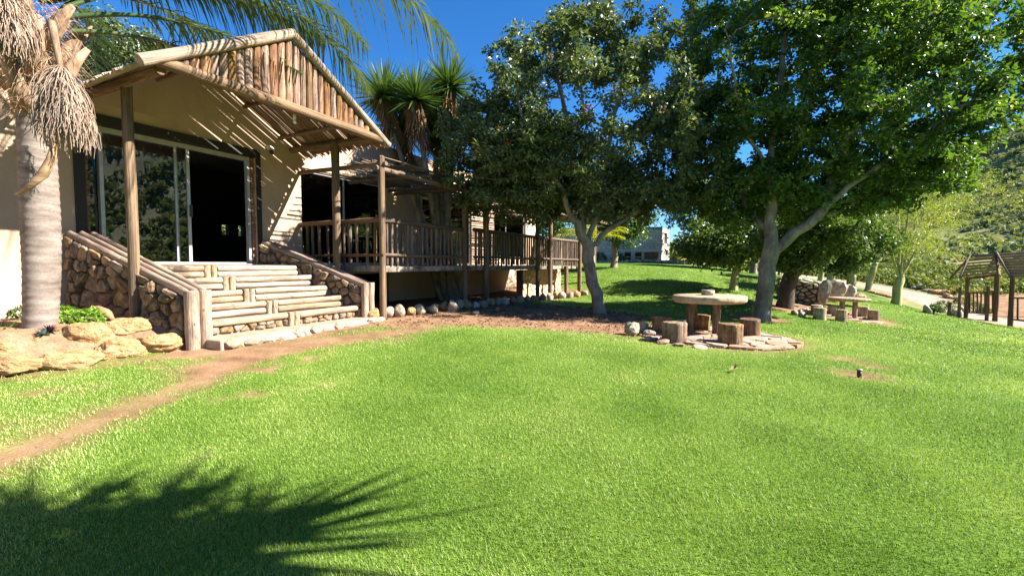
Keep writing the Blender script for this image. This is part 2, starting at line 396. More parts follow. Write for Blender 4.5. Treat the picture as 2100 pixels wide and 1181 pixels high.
class MB:
    def __init__(s):
        s.v = []; s.f = []
    def quad(s, a, b, c, d):
        n = len(s.v); s.v += [tuple(a), tuple(b), tuple(c), tuple(d)]; s.f.append((n, n + 1, n + 2, n + 3))
    def hexa(s, p):
        """8 corners: bottom ring 0-3, top ring 4-7"""
        n = len(s.v); s.v += [tuple(q) for q in p]
        for f in ((3, 2, 1, 0), (4, 5, 6, 7), (0, 1, 5, 4), (1, 2, 6, 5), (2, 3, 7, 6), (3, 0, 4, 7)):
            s.f.append(tuple(n + i for i in f))
    def box(s, lo, hi):
        x0, y0, z0 = lo; x1, y1, z1 = hi
        s.hexa([(x0, y0, z0), (x1, y0, z0), (x1, y1, z0), (x0, y1, z0), (x0, y0, z1), (x1, y0, z1), (x1, y1, z1), (x0, y1, z1)])
    def tube(s, pts, rad, n=8, cap=True, jit=0.0):
        pts = [Vector(p) for p in pts]
        base = len(s.v)
        t = (pts[1] - pts[0]).normalized()
        ref = Vector((0, 0, 1)) if abs(t.z) < 0.9 else Vector((1, 0, 0))
        u = t.cross(ref).normalized()
        for i, p in enumerate(pts):
            tt = (pts[min(i + 1, len(pts) - 1)] - pts[max(i - 1, 0)])
            tt = tt.normalized() if tt.length > 1e-9 else t
            u = (u - tt * u.dot(tt)).normalized()
            w = tt.cross(u)
            r = rad[i] if hasattr(rad, '__len__') else rad
            for k in range(n):
                a = 2 * math.pi * k / n
                rr = r * (1 + (rng.uniform(-jit, jit) if jit else 0))
                s.v.append(tuple(p + (u * math.cos(a) + w * math.sin(a)) * rr))
        for i in range(len(pts) - 1):
            for k in range(n):
                a = base + i * n + k; b = base + i * n + (k + 1) % n
                s.f.append((a, b, b + n, a + n))
        if cap:
            s.f.append(tuple(base + k for k in range(n))[::-1])
            e = base + (len(pts) - 1) * n
            s.f.append(tuple(e + k for k in range(n)))
    def mesh(s, name, mat, smooth=False):
        me = bpy.data.meshes.new(name)
        me.from_pydata(s.v, [], s.f)
        if smooth:
            me.polygons.foreach_set('use_smooth', [len(p.vertices) == 4 for p in me.polygons])
        me.update()
        if mat: me.materials.append(mat)
        return me
    def build(s, name, mat, parent=None, smooth=False):
        return link(name, s.mesh(name, mat, smooth), parent)

# unit poles (radius 1, length 1 along z) with crooked outlines and rounded ends; alike poles share them
UNIT = {}
def unit_pole(kind, mat):
    key = (kind, mat)
    if key in UNIT:
        return UNIT[key]
    out = []
    r_ = random.Random(sum(map(ord, kind)) * 7 + len(mat))
    for v in range(5):
        mb = MB()
        if kind == 'log':
            zs = [0, 0.006, 0.03, 0.2, 0.4, 0.6, 0.8, 0.97, 0.994, 1]; n = 12; amp = 0.07; bend = 0.10
        elif kind == 'stick':
            zs = [0, 0.2, 0.4, 0.6, 0.8, 1]; n = 6; amp = 0.12; bend = 0.8
        else:
            zs = [0, 0.03, 0.3, 0.7, 0.97, 1]; n = 9; amp = 0.08; bend = 0.16
        ph = r_.uniform(0, 6.28); ph2 = r_.uniform(0, 6.28)
        for z in zs:
            b = math.sin(z * math.pi)
            cx = b * bend * math.cos(ph) + 0.25 * bend * math.sin(z * 9 + ph2); cy = b * bend * math.sin(ph) + 0.25 * bend * math.cos(z * 7 + ph2)
            e = 1.0
            if kind != 'stick' and (z <= 0 or z >= 1): e = 0.88
            rr = e * (1 + r_.uniform(-amp, amp))
            for k in range(n):
                a_ = 2 * math.pi * k / n
                q = rr * (1 + r_.uniform(-.04, .04))
                mb.v.append((cx + q * math.cos(a_), cy + q * math.sin(a_), z))
        m_ = len(zs)
        for i in range(m_ - 1):
            for k in range(n):
                mb.f.append((i * n + k, i * n + (k + 1) % n, (i + 1) * n + (k + 1) % n, (i + 1) * n + k))
        mb.f.append(tuple(range(n))[::-1]); mb.f.append(tuple((m_ - 1) * n + k for k in range(n)))
        out.append(mb.mesh(kind + '_pole', M[mat], smooth=True))
    UNIT[key] = out
    return out

def pole(name, p0, p1, r, mat, parent=None, kind='log', spin=None, flat=1.0, var=None):
    p0 = Vector(p0); p1 = Vector(p1)
    ms = unit_pole(kind, mat)
    me = ms[var if var is not None else rng.randrange(len(ms))]
    o = bpy.data.objects.new(name, me)
    COL.objects.link(o)
    d = p1 - p0
    q = d.to_track_quat('Z', 'Y')
    q = q @ Quaternion((0, 0, 1), spin if spin is not None else rng.uniform(0, 6.28))
    o.matrix_basis = Matrix.Translation(p0) @ q.to_matrix().to_4x4() @ Matrix.Diagonal((r, r * flat, d.length, 1))
    if parent is not None:
        o.parent = parent
        o.matrix_parent_inverse = world_of(parent).inverted()
    return o

# irregular rocks
ROCKS = {}
def rock_meshes(mat, sub=3, n=7, seed=1, rough=0.22, angular=0.0):
    key = (mat, sub, seed)
    if key in ROCKS: return ROCKS[key]
    out = []
    for v in range(n):
        bm = bmesh.new()
        bmesh.ops.create_icosphere(bm, subdivisions=sub, radius=1)
        r_ = np.random.default_rng(seed * 100 + v)
        dirs = nrm(r_.normal(size=(9, 3)))
        cut = r_.uniform(0.58, 0.90, 9)
        ph = r_.uniform(0, 50, 3)
        bm.verts.ensure_lookup_table()
        p = np.array([tuple(v_.co) for v_ in bm.verts])
        k = np.ones(len(p))
        for d_, c_ in zip(dirs, cut):               # broken facets
            q = p @ d_
            hit = q * k > c_
            k = np.where(hit, k + (c_ / np.where(hit, q, 1) - k) * 0.93, k)
        k = k + (fbm(p[:, 0] * 1.3 + ph[0] + p[:, 2], p[:, 1] * 1.3 + ph[1] - p[:, 2] * 0.7, 1.1, 3) - 0.5) * rough * 1.3
        k = k + (fbm(p[:, 0] * 4 + ph[0] + p[:, 2] * 2, p[:, 1] * 4 + ph[1] - p[:, 2] * 3, 1.3, 4) - 0.5) * 0.13
        if sub >= 4:                                # bedding ledges of sandstone and chipped hollows
            k = k + 0.010 * np.sign(np.sin(p[:, 2] * 11 + 3 * fbm(p[:, 0] + ph[2], p[:, 1], 1.6, 2) + ph[0])) * sstep(0.35, 0.65, fbm(p[:, 0] + ph[1], p[:, 2] * 2 + p[:, 1], 1.7, 2))
            k = k - 0.03 * sstep(0.60, 0.70, fbm(p[:, 0] * 2 + ph[2], p[:, 1] * 2 + p[:, 2] * 2, 1.4, 3))
        for v_, c_ in zip(bm.verts, p * k[:, None]):
            v_.co = c_
        me = bpy.data.meshes.new('rock_shape')
        bm.to_mesh(me); bm.free()
        me.polygons.foreach_set('use_smooth', [seed < 30] * len(me.polygons))
        me.materials.append(M[mat])
        out.append(me)
    ROCKS[key] = out
    return out

def rock(name, loc, size, mat, rotz=None, parent=None, sub=3, seed=1, tilt=0.15, var=None):
    ms = rock_meshes(mat, sub, seed=seed)
    o = bpy.data.objects.new(name, ms[var if var is not None else rng.randrange(len(ms))])
    COL.objects.link(o)
    o.location = loc
    o.rotation_euler = (rng.uniform(-tilt, tilt), rng.uniform(-tilt, tilt), rng.uniform(0, 6.28) if rotz is None else rotz)
    o.scale = size
    if parent is not None:
        m = o.matrix_basis.copy()
        o.parent = parent
        o.matrix_parent_inverse = world_of(parent).inverted()
    return o

# ------------------------------------------------------------------ stones fitted in a polygon (Voronoi cells)
def clip_half(poly, a, b, c):
    """keep a*x+b*y<=c"""
    out = []
    n = len(poly)
    for i in range(n):
        p = poly[i]; q = poly[(i + 1) % n]
        dp = a * p[0] + b * p[1] - c; dq = a * q[0] + b * q[1] - c
        if dp <= 0: out.append(p)
        if (dp < 0) != (dq < 0) and dp != dq:
            t = dp / (dp - dq)
            out.append((p[0] + (q[0] - p[0]) * t, p[1] + (q[1] - p[1]) * t))
    return out

def area_c(poly):
    A = cx = cy = 0
    for i in range(len(poly)):
        x0, y0 = poly[i]; x1, y1 = poly[(i + 1) % len(poly)]
        k = x0 * y1 - x1 * y0
        A += k; cx += (x0 + x1) * k; cy += (y0 + y1) * k
    if abs(A) < 1e-9: return 0, poly[0]
    return A / 2, (cx / (3 * A), cy / (3 * A))

def inside(poly, x, y):
    c = False
    for i in range(len(poly)):
        x0, y0 = poly[i]; x1, y1 = poly[i - 1]
        if (y0 > y) != (y1 > y) and x < (x1 - x0) * (y - y0) / (y1 - y0) + x0:
            c = not c
    return c

def cells(poly, n, seed=1, relax=1, sx=1.0):
    r_ = random.Random(seed)
    poly = [(p[0] / sx, p[1]) for p in poly]
    A, _ = area_c(poly)
    if A < 0: poly = poly[::-1]
    xs = [p[0] for p in poly]; ys = [p[1] for p in poly]
    pts = []
    while len(pts) < n:
        best = None; bd = -1
        for _ in range(4):
            while True:
                x = r_.uniform(min(xs), max(xs)); y = r_.uniform(min(ys), max(ys))
                if inside(poly, x, y): break
            d = min([(x - a) ** 2 + (y - b) ** 2 for a, b in pts] or [9])
            if d > bd: bd = d; best = (x, y)
        pts.append(best)
    for it in range(relax + 1):
        res = []
        for i, p in enumerate(pts):
            c = poly
            near = sorted(range(n), key=lambda j: (pts[j][0] - p[0]) ** 2 + (pts[j][1] - p[1]) ** 2)[1:16]
            for j in near:
                q = pts[j]
                a = q[0] - p[0]; b = q[1] - p[1]
                c = clip_half(c, a, b, (a * (p[0] + q[0]) + b * (p[1] + q[1])) / 2)
                if len(c) < 3: break
            res.append(c)
        if it < relax:
            pts = [area_c(c)[1] if len(c) >= 3 else p for c, p in zip(res, pts)]
    return [[(q[0] * sx, q[1]) for q in c] for c in res if len(c) >= 3]

def stone_faces(name, poly, n, frame, mat, parent, gap=0.012, depth=0.05, seed=1, bulge=1.0, relax=1, sx=1.0, vary=0.5, jit=0.1, hfun=None, top=.80, smooth=False):
    """one object per stone; frame = (origin, ex, ey, en)"""
    O, ex, ey, en = [Vector(v) for v in frame]
    r_ = random.Random(seed + 5)
    for c in cells(poly, n, seed, relax, sx):
        A, (cx, cy) = area_c(c)
        A = abs(A)
        if A < 1e-4: continue
        s = math.sqrt(A)
        # resample outline: corners cut, edges jittered
        ring = []
        m = len(c)
        for i in range(m):
            p = c[i]; q = c[(i + 1) % m]
            l = math.hypot(q[0] - p[0], q[1] - p[1])
            if l < 0.1 * s: 
                ring.append(((p[0] + q[0]) / 2, (p[1] + q[1]) / 2)); continue
            for f in (0.16, 0.5, 0.84) if l > 0.5 * s else (0.2, 0.8):
                ring.append((p[0] + (q[0] - p[0]) * f, p[1] + (q[1] - p[1]) * f))
        k = max(0.6, 1 - 2 * gap / s)
        ring = [(((x - cx) * k * (1 + r_.uniform(-jit, jit) * 0.5)), ((y - cy) * k * (1 + r_.uniform(-jit, jit) * 0.5))) for x, y in ring]
        dz = depth * (1 + r_.uniform(-vary, vary))
        tx = r_.uniform(-0.25, 0.25) * vary; ty = r_.uniform(-0.25, 0.25) * vary
        mb = MB(); nn = len(ring)
        for sc_, z in ((1.0, -depth * 0.6), (1.0, dz * 0.55), (top, dz * 0.95)):
            for x, y in ring:
                zz = z + (tx * x + ty * y if z > 0 else 0) + (r_.uniform(-0.12, 0.12) * dz if z > 0 else 0)
                mb.v.append((x * sc_, y * sc_, zz))
        mb.v.append((0, 0, dz * (1 + 0.12 * bulge)))
        for l in range(2):
            for i in range(nn):
                a = l * nn + i; b = l * nn + (i + 1) % nn
                mb.f.append((a, b, b + nn, a + nn))
        for i in range(nn):
            mb.f.append((2 * nn + i, 2 * nn + (i + 1) % nn, 3 * nn))
        me = mb.mesh(name, M[mat])
        me.polygons.foreach_set('use_smooth', [smooth] * len(me.polygons))
        o = bpy.data.objects.new(name, me); COL.objects.link(o)
        loc = O + ex * cx + ey * cy
        if hfun: loc.z = hfun(loc.x, loc.y)
        o.matrix_basis = Matrix.Translation(loc) @ Matrix((ex, ey, en)).transposed().to_4x4()
        o.parent = parent
        o.matrix_parent_inverse = world_of(parent).inverted()

# ------------------------------------------------------------------ terrain
TH = R(28.0)
U = Vector((math.sin(TH), math.cos(TH), 0))          # along the facade, away from the camera
NV = Vector((math.cos(TH), -math.sin(TH), 0))        # out of the facade
W0 = Vector((-6.82, 7.83, 0))
FLOOR = 1.55
def HW(t, D, z):
    return W0 + U * t + NV * D + Vector((0, 0, z))
def tz(x, y, D):
    """where the sight line meets the vertical plane D metres in front of the facade: (t, z)"""
    d = ray(x, y)
    o = Vector((0, 0, CAM_Z)) - W0 - NV * D
    k = -o.dot(NV) / d.dot(NV)
    p = Vector((0, 0, CAM_Z)) + d * k
    return (p - W0).dot(U), p.z

CTRL = [(0, 0, 0), (-3, 3, .03), (3, 3, 0), (-4.7, 6.7, .35), (-3.1, 9.8, .40), (-5.6, 5.4, .27), (-7, 3.5, .2), (0, 6, .15), (0, 9, .3),
        (3.5, 8.4, .2), (2.4, 12.3, .25), (6.8, 12.5, .03), (11.3, 15.5, -.26), (8, 9, 0.0), (14, 12, -.5), (20, 20, -.87), (21, 22, -.85), (18, 16, -.75),
        (5.5, 25, 1.40), (6.6, 35, 1.72), (11.6, 35, 1.72), (8.6, 18, .49), (8.8, 15.2, .2), (10.5, 17, .14), (23.5, 30, .05), (14.6, 20, .32), (16.6, 20, -.18),
        (40, 40, .9), (40, 60, 2.3), (30, 40, .8), (2.9, 19.3, .32), (-1.3, 12.9, .45), (0.3, 15.5, .38), (6, 3, -.08), (10, 5, -.25), (15, 8, -.55), (25, 10, -1.1), (10, -5, -.2),
        (-8, -5, .1), (-15, 0, .3), (-12, 14, .5), (-10, 30, 1.2), (0, 35, 1.6), (0, 50, 2.2), (4, 20, .75), (12, 26, 1.15), (18, 27, .45), (20, 45, 1.6), (30, 25, -.5), (0, -20, -.2), (30, -15, -1.4)]
_cp = np.array(CTRL, float)
def _tps(r2):
    return np.where(r2 > 1e-9, 0.5 * r2 * np.log(r2 + 1e-12), 0)
def _solve():
    P_ = _cp[:, :2] / 10; n = len(P_)
    K = _tps(((P_[:, None] - P_[None]) ** 2).sum(-1)) + np.eye(n) * 0.02
    Q = np.c_[np.ones(n), P_]
    A = np.block([[K, Q], [Q.T, np.zeros((3, 3))]])
    return np.linalg.solve(A, np.r_[_cp[:, 2], 0, 0, 0])
_tw = _solve()
def Hn(x, y):
    x = np.asarray(x, float); y = np.asarray(y, float)
    shp = x.shape
    x = x.ravel(); y = y.ravel()
    r = np.hypot(x, y)
    k = np.minimum(1, 55 / (r + 1e-9))
    xs = x * k / 10; ys = y * k / 10
    z = _tw[-3] + _tw[-2] * xs + _tw[-1] * ys
    for i in range(len(_cp)):
        z = z + _tw[i] * _tps((xs - _cp[i, 0] / 10) ** 2 + (ys - _cp[i, 1] / 10) ** 2)
    z = np.clip(z, -1.8, 3.0)
    az = np.degrees(np.arctan2(x, y))
    e = np.interp(az, [-180, -120, -60, -20, 5, 20, 34, 48, 62, 110, 150, 180], [.05, .06, .05, .03, .03, .045, .10, .215, .27, .25, .12, .05])
    h = r * e * sstep(60, 270, np.minimum(r, 270)) * np.minimum(1, 270 / r) * (1.0)
    h = h * (1 + 0.12 * (fbm(x, y, 0.012, 4) - 0.5) * 2)
    return (z + h).reshape(shp)
def H(x, y):
    return float(Hn(np.array([x]), np.array([y]))[0])
def G(x, y):
    """where the sight line meets the ground"""
    d = ray(x, y)
    k0 = 1.0
    o = Vector((0, 0, CAM_Z))
    k = 1.0
    while k < 300:
        p = o + d * k
        if p.z < H(p.x, p.y): break
        k += 0.1 if k < 30 else 1
    a, b = k - (0.1 if k < 30 else 1), k
    for _ in range(18):
        m_ = (a + b) / 2; p = o + d * m_
        if p.z < H(p.x, p.y): b = m_
        else: a = m_
    return o + d * b

# worn earth: strips and patches where the lawn has gone
def seg_d(x, y, pts):
    best = np.full(x.shape, 1e9)
    for (x0, y0, w0), (x1, y1, w1) in zip(pts[:-1], pts[1:]):
        dx, dy = x1 - x0, y1 - y0
        t = np.clip(((x - x0) * dx + (y - y0) * dy) / (dx * dx + dy * dy + 1e-9), 0, 1)
        d = np.hypot(x - x0 - t * dx, y - y0 - t * dy) - (w0 + (w1 - w0) * t)
        best = np.minimum(best, d)
    return best
def poly_d(x, y, poly):
    ins = np.zeros(x.shape, bool)
    best = np.full(x.shape, 1e9)
    n = len(poly)
    for i in range(n):
        x0, y0 = poly[i]; x1, y1 = poly[(i + 1) % n]
        dx, dy = x1 - x0, y1 - y0
        t = np.clip(((x - x0) * dx + (y - y0) * dy) / (dx * dx + dy * dy + 1e-9), 0, 1)
        best = np.minimum(best, np.hypot(x - x0 - t * dx, y - y0 - t * dy))
        c = ((y0 > y) != (y1 > y)) & (x < dx * (y - y0) / (dy + 1e-12) + x0)
        ins ^= c
    return np.where(ins, -best, best)
def gp(x, y):
    p = G(x, y); return (p.x, p.y)
def strip(lst):
    return [(*gp(x, y), w) for x, y, w in lst]
PATH = strip([(-120, 985, .16), (0, 945, .17), (130, 893, .16), (250, 838, .15), (330, 808, .13), (390, 785, .20), (430, 758, .36), (520, 725, .42), (640, 700, .34), (800, 682, .24), (880, 668, .2)])
BEDSTRIP = strip([(-60, 790, .04), (60, 770, .04), (200, 748, .06), (330, 730, .16), (400, 722, .3)])
TREE_DIRT = [gp(*p) for p in [(745, 655), (800, 640), (900, 628), (1010, 620), (1110, 624), (1190, 630), (1280, 642), (1330, 650), (1330, 690), (1290, 688), (1200, 681), (1080, 672), (960, 668), (870, 668), (800, 674)]]
PATCHES = [(*gp(1768, 769), .30, .11), (*gp(1728, 735), .22, .06), (*gp(1790, 750), .16, .06)]
RING1 = gp(1463, 690)
RING2 = gp(1737, 652)
TREE2 = gp(1563, 656)
TREE5 = gp(1609, 628)
_h1 = HW(-8, 3.6, 0)
def dirt(x, y):
    """>0 bare, <0 grass (metres, roughly)"""
    w = (fbm(x, y, 1.6, 4) - 0.5) * 0.55 + (fbm(x, y, 7.0, 3) - 0.5) * 0.35
    d = np.maximum(-seg_d(x, y, PATH) + .06 + w * 0.6, -seg_d(x, y, BEDSTRIP) + w * 0.5)
    d = np.maximum(d, -poly_d(x, y, TREE_DIRT) + w * 0.5)
    for px, py, rx, ry in PATCHES:
        q = np.hypot((x - px) / rx, (y - py) / (ry * 2.2))
        d = np.maximum(d, (1 - q) * ry * 3.2 + w * 0.22)
    d = np.maximum(d, 1.62 - np.hypot((x - RING1[0] - .05) / 1.0, (y - RING1[1] - .25) / 0.95) + w * 0.12)
    d = np.maximum(d, 1.55 - np.hypot((x - RING2[0]) / 1.0, (y - RING2[1] - .3)) + w * 0.12)
    d = np.maximum(d, 0.75 - np.hypot(x - TREE2[0], y - TREE2[1] - .3) + w * 0.5)
    d = np.maximum(d, 1.3 - np.hypot((x - TREE5[0] - .4) / 1.2, y - TREE5[1] + .3) + w * 0.6)
    # under the house and its decks
    t = (x - W0.x) * U.x + (y - W0.y) * U.y; D = (x - W0.x) * NV.x + (y - W0.y) * NV.y
    d = np.maximum(d, np.minimum(np.minimum(np.where(t < -.3, 2.15, 3.2) - D, 15.2 - t), t + 12) + w * 0.2)
    d = np.maximum(d, -poly_d(x, y, [(23.2, 18), (33, 20), (36, 26), (30, 29.5), (25.5, 28), (23.6, 25)]) * .4 + w * 1.6 - .1)
    # thin scuffed spots near the path
    sp = (fbm(x + 40, y, 2.3, 3) - 0.74) * 2.0
    near = np.clip(1.5 - seg_d(x, y, PATH), 0, 1)
    d = np.maximum(d, np.where(near > 0.05, sp + near * 0.12 - 0.12, -1))
    return d
LAWN = [(-40, -40), (60, -40), (30, 6), (19.4, 17.2), (19.6, 19.5), (19.6, 22.5), (20.3, 26), (22.0, 29.5), (19, 31.5), (14.5, 32), (12.3, 32.6), (3, 33), (-3, 33), (-8, 40), (-40, 40)]
def lawn(x, y):
    return -poly_d(x, y, LAWN) + (fbm(x, y, 0.8, 3) - 0.5) * 0.8

def axis(lo, hi, a, b, step, grow):
    c = list(np.arange(a, b + 1e-6, step))
    s = step; v = b
    while v < hi:
        s *= grow; v += s; c.append(v)
    s = step; v = a; l = []
    while v > lo:
        s *= grow; v -= s; l.append(v)
    return np.array(l[::-1] + c)
gx = axis(-700, 900, -7.5, 9.0, 0.075, 1.06)
gy = axis(-500, 900, 1.6, 13.0, 0.075, 1.06)
GX, GY = np.meshgrid(gx, gy)
GZ = Hn(GX, GY)
dm = dirt(GX, GY); lm = lawn(GX, GY)
GZ = GZ + np.where(np.hypot(GX, GY) < 25, (fbm(GX, GY, 1.1, 3) - 0.5) * 0.035 - sstep(-0.02, 0.1, dm) * 0.018, 0)
nx, ny = len(gx), len(gy)
idx = np.arange(nx * ny).reshape(ny, nx)
F = np.stack([idx[:-1, :-1], idx[:-1, 1:], idx[1:, 1:], idx[1:, :-1]], -1).reshape(-1, 4)
def ground_mat():
    m, nt, out = new_mat('lawn_and_earth')
    L = nt.links.new
    tc = N(nt, 'ShaderNodeTexCoord')
    P_ = tc.outputs['Object']
    def nz(s, d=5, r=0.6):
        n = N(nt, 'ShaderNodeTexNoise', Scale=s, Detail=d, Roughness=r)
        L(P_, n.inputs['Vector']); return n.outputs['Fac']
    def rp(src, st):
        r = ramp(nt, st); L(src, r.inputs[0]); return r.outputs[0]
    g = rp(nz(0.55, 6), [(0.3, (0.07, 0.135, 0.015)), (0.5, (0.10, 0.18, 0.022)), (0.7, (0.16, 0.23, 0.04))])
    gf = rp(nz(38, 3, 0.7), [(0.3, (0.45, 0.45, 0.4)), (0.62, (1.12, 1.1, 1.05))])
    g = mixc(nt, 1.0, g, gf, 'MULTIPLY')
    e = rp(nz(2.2, 7), [(0.28, (0.14, 0.078, 0.042)), (0.5, (0.25, 0.145, 0.082)), (0.72, (0.33, 0.205, 0.125))])
    ef = rp(nz(45, 3, 0.7), [(0.3, (0.72, 0.70, 0.68)), (0.65, (1.08, 1.08, 1.08))])
    e = mixc(nt, 1.0, e, ef, 'MULTIPLY')
    v = rp(nz(0.16, 8, 0.65), [(0.3, (0.10, 0.12, 0.04)), (0.52, (0.19, 0.19, 0.075)), (0.68, (0.31, 0.21, 0.12))])
    vf = rp(nz(1.4, 5, 0.7), [(0.35, (0.7, 0.75, 0.65)), (0.65, (1.1, 1.1, 1.1))])
    v = mixc(nt, 1.0, v, vf, 'MULTIPLY')
    ad = N(nt, 'ShaderNodeAttribute', attribute_name='bare')
    al = N(nt, 'ShaderNodeAttribute', attribute_name='lawn')
    def edge(att, amt, w):
        a = N(nt, 'ShaderNodeMath', operation='MULTIPLY_ADD'); a.inputs[1].default_value = amt; a.inputs[2].default_value = -amt / 2
        L(nz(13, 4, 0.7), a.inputs[0])
        b = N(nt, 'ShaderNodeMath', operation='ADD'); L(a.outputs[0], b.inputs[0]); L(att.outputs['Fac'], b.inputs[1])
        mr = N(nt, 'ShaderNodeMapRange'); mr.inputs['From Min'].default_value = -w; mr.inputs['From Max'].default_value = w
        L(b.outputs[0], mr.inputs[0]); return mr.outputs[0]
    c = mixc(nt, edge(al, 0.6, 0.15), v, g)
    c = mixc(nt, edge(ad, 0.6, 0.26), c, e)
    bs = N(nt, 'ShaderNodeBsdfPrincipled'); bs.inputs['Roughness'].default_value = 0.95; bs.inputs['Specular IOR Level'].default_value = 0.1
    L(c, bs.inputs['Base Color'])
    bp = N(nt, 'ShaderNodeBump', Strength=0.7, Distance=0.02); L(nz(30, 4, 0.7), bp.inputs['Height']); L(bp.outputs[0], bs.inputs['Normal'])
    L(bs.outputs[0], out.inputs[0])
    return m
gme = mesh_np('ground', np.stack([GX, GY, GZ], -1).reshape(-1, 3), F, ground_mat(), True)
for nm, arr in (('bare', dm), ('lawn', lm)):
    a = gme.attributes.new(nm, 'FLOAT', 'POINT')
    a.data.foreach_set('value', np.clip(arr, -2, 2).ravel().astype(np.float32))
ground = tag(link('ground', gme), 'mown lawn with worn earth patches rising to a bushy hillside', 'ground', kind='structure')

# ------------------------------------------------------------------ house
def hbox(mb, t0, t1, D0, D1, z0, z1):
    mb.hexa([HW(t0, D0, z0), HW(t1, D0, z0), HW(t1, D1, z0), HW(t0, D1, z0), HW(t0, D0, z1), HW(t1, D0, z1), HW(t1, D1, z1), HW(t0, D1, z1)])
def hb(name, mat, parent, *a, bev=0.0):
    mb = MB(); hbox(mb, *a)
    o = mb.build(name, M[mat], parent)
    if bev:
        m = o.modifiers.new('bevel', 'BEVEL'); m.width = bev; m.segments = 2
    return o

house = tag(empty('house', HW(6, -3, 0.3)), 'long beige plastered farmhouse with sliding glass doors behind a rustic porch', 'house')
WT = 0.28
T_END = 17.4
d0 = tz(156, 400, 0)[0]; d1 = 2.66
openings = [(d0, d1, FLOOR, 3.97), (3.79, 6.72, FLOOR, 3.88), (8.32, 11.25, FLOOR, 3.88), (12.95, 15.9, 1.85, 3.92)]
edges = [-12.0] + [v for o in openings for v in o[:2]] + [T_END]
mb = MB()
for i in range(0, len(edges), 2):
    a, b = edges[i], edges[i + 1]
    hbox(mb, a, b, 0, -WT, 0.0, 4.0)
for (a, b, z0, z1) in openings:
    if a > 3 and a < 5:                             # wall opening added under the near deck so the shade there stays dark
        hbox(mb, a, b, -0.002, -WT, 1.30, z0 - 0.003); hbox(mb, a, b, -0.002, -WT, 0.0, .32)
    else:
        hbox(mb, a, b, -0.002, -WT, 0.0, z0 - 0.003)
    hbox(mb, a, b, -0.002, -WT, z1, 4.0)
hbox(mb, -12, 1.64, 0, -WT, 4.0, 4.22)
hbox(mb, 1.64, T_END, 0, -WT, 4.0, 5.02)
wall = mb.build('wall', M['plaster'], house)
mb = MB()
for pts in ([(-.35, 4.221), (1.639, 4.221), (1.639, 5.42)], [(1.641, 5.021), (2.36, 5.021), (1.641, 5.42)]):
    a = [HW(t, 0, z) for t, z in pts]; b = [HW(t, -WT, z) for t, z in pts]
    n = len(mb.v); mb.v += [tuple(p) for p in a + b]
    mb.f += [(n, n + 1, n + 2), (n + 5, n + 4, n + 3), (n, n + 3, n + 4, n + 1), (n + 1, n + 4, n + 5, n + 2), (n + 2, n + 5, n + 3, n)]
mb.build('gable_wall', M['plaster'], house)
# far end wall, back wall with two small openings, roof and floor
mb = MB(); hbox(mb, T_END - WT, T_END - 0.002, -WT - 0.002, -6, 0, 5.0); mb.build('end_wall', M['plaster'], house)
(bt0, bz0), (bt1, bz1) = tz(455, 482, -6), tz(470, 461, -6)
(ct0, _), (ct1, _) = tz(489, 480, -6), tz(501, 461, -6)
mb = MB()
bz0, bz1 = min(bz0, bz1), max(bz0, bz1)
hbox(mb, -12, bt0, -6, -6.2, 0, 4.1); hbox(mb, bt1, ct0, -6, -6.2, 0, 4.1); hbox(mb, ct1, 1.63, -6, -6.2, 0, 4.09) if ct1 < 1.6 else None; hbox(mb, max(ct1, 1.64), T_END, -6, -6.2, 0, 4.6)
for a, b in ((bt0, bt1), (ct0, ct1)):
    hbox(mb, a, b, -6.002, -6.198, 0, bz0); hbox(mb, a, b, -6.002, -6.198, bz1, 4.1)
hbox(mb, 1.66, T_END - .5, -6.001, -6.199, 4.1005, 4.6)
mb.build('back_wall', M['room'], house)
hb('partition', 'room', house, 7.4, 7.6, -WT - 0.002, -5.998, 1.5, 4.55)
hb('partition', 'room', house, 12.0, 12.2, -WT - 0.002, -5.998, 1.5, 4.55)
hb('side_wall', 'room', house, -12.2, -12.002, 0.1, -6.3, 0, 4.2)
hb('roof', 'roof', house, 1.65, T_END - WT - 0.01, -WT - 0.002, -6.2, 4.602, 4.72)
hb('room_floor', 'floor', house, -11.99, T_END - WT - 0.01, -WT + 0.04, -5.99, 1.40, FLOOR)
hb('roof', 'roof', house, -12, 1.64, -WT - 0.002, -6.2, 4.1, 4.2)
hb('parapet', 'plaster', house, 1.66, T_END - WT - 0.01, -5.9, -6.19, 4.722, 5.0)

def bar(name, mat, parent, t0, t1, z0, z1, D=-0.12, th=0.05):
    return hb(name, mat, parent, t0, t1, D + th / 2, D - th / 2, z0, z1)
def sliding(name, a, b, z0, z1, divs, label=None, handle=None, open_bay=None, fr=0.055, D=-0.13):
    w = empty(name, HW((a + b) / 2, D, z0)); w.parent = house; w.matrix_parent_inverse = world_of(house).inverted()
    if label: w['label'] = label
    bar('frame', 'alu', w, a, b, z1 - fr * 1.4, z1, D, 0.10)
    bar('frame', 'alu', w, a, b, z0, z0 + fr, D, 0.10)
    for q in (a, b - fr):
        bar('frame', 'alu', w, q, q + fr, z0 + fr + 0.001, z1 - fr * 1.4 - 0.001, D, 0.098)
    xs = [a + fr] + list(divs) + [b - fr]
    for k, q in enumerate(divs):
        bar('mullion', 'alu', w, q - fr / 2, q + fr / 2, z0 + fr + 0.002, z1 - fr * 1.4 - 0.002, D + (0.02 if k % 2 else -0.02), 0.045)
    for k in range(len(xs) - 1):
        if open_bay is not None and k in open_bay: continue
        bar('pane', 'glass', w, xs[k] + 0.01, xs[k + 1] - 0.01, z0 + fr, z1 - fr * 1.4, D + (0.02 if k % 2 else -0.02), 0.008)
    if handle is not None:
        bar('handle', 'iron', w, handle - 0.02, handle + 0.02, z0 + 0.93, z0 + 1.16, D + 0.07, 0.03)
    return w
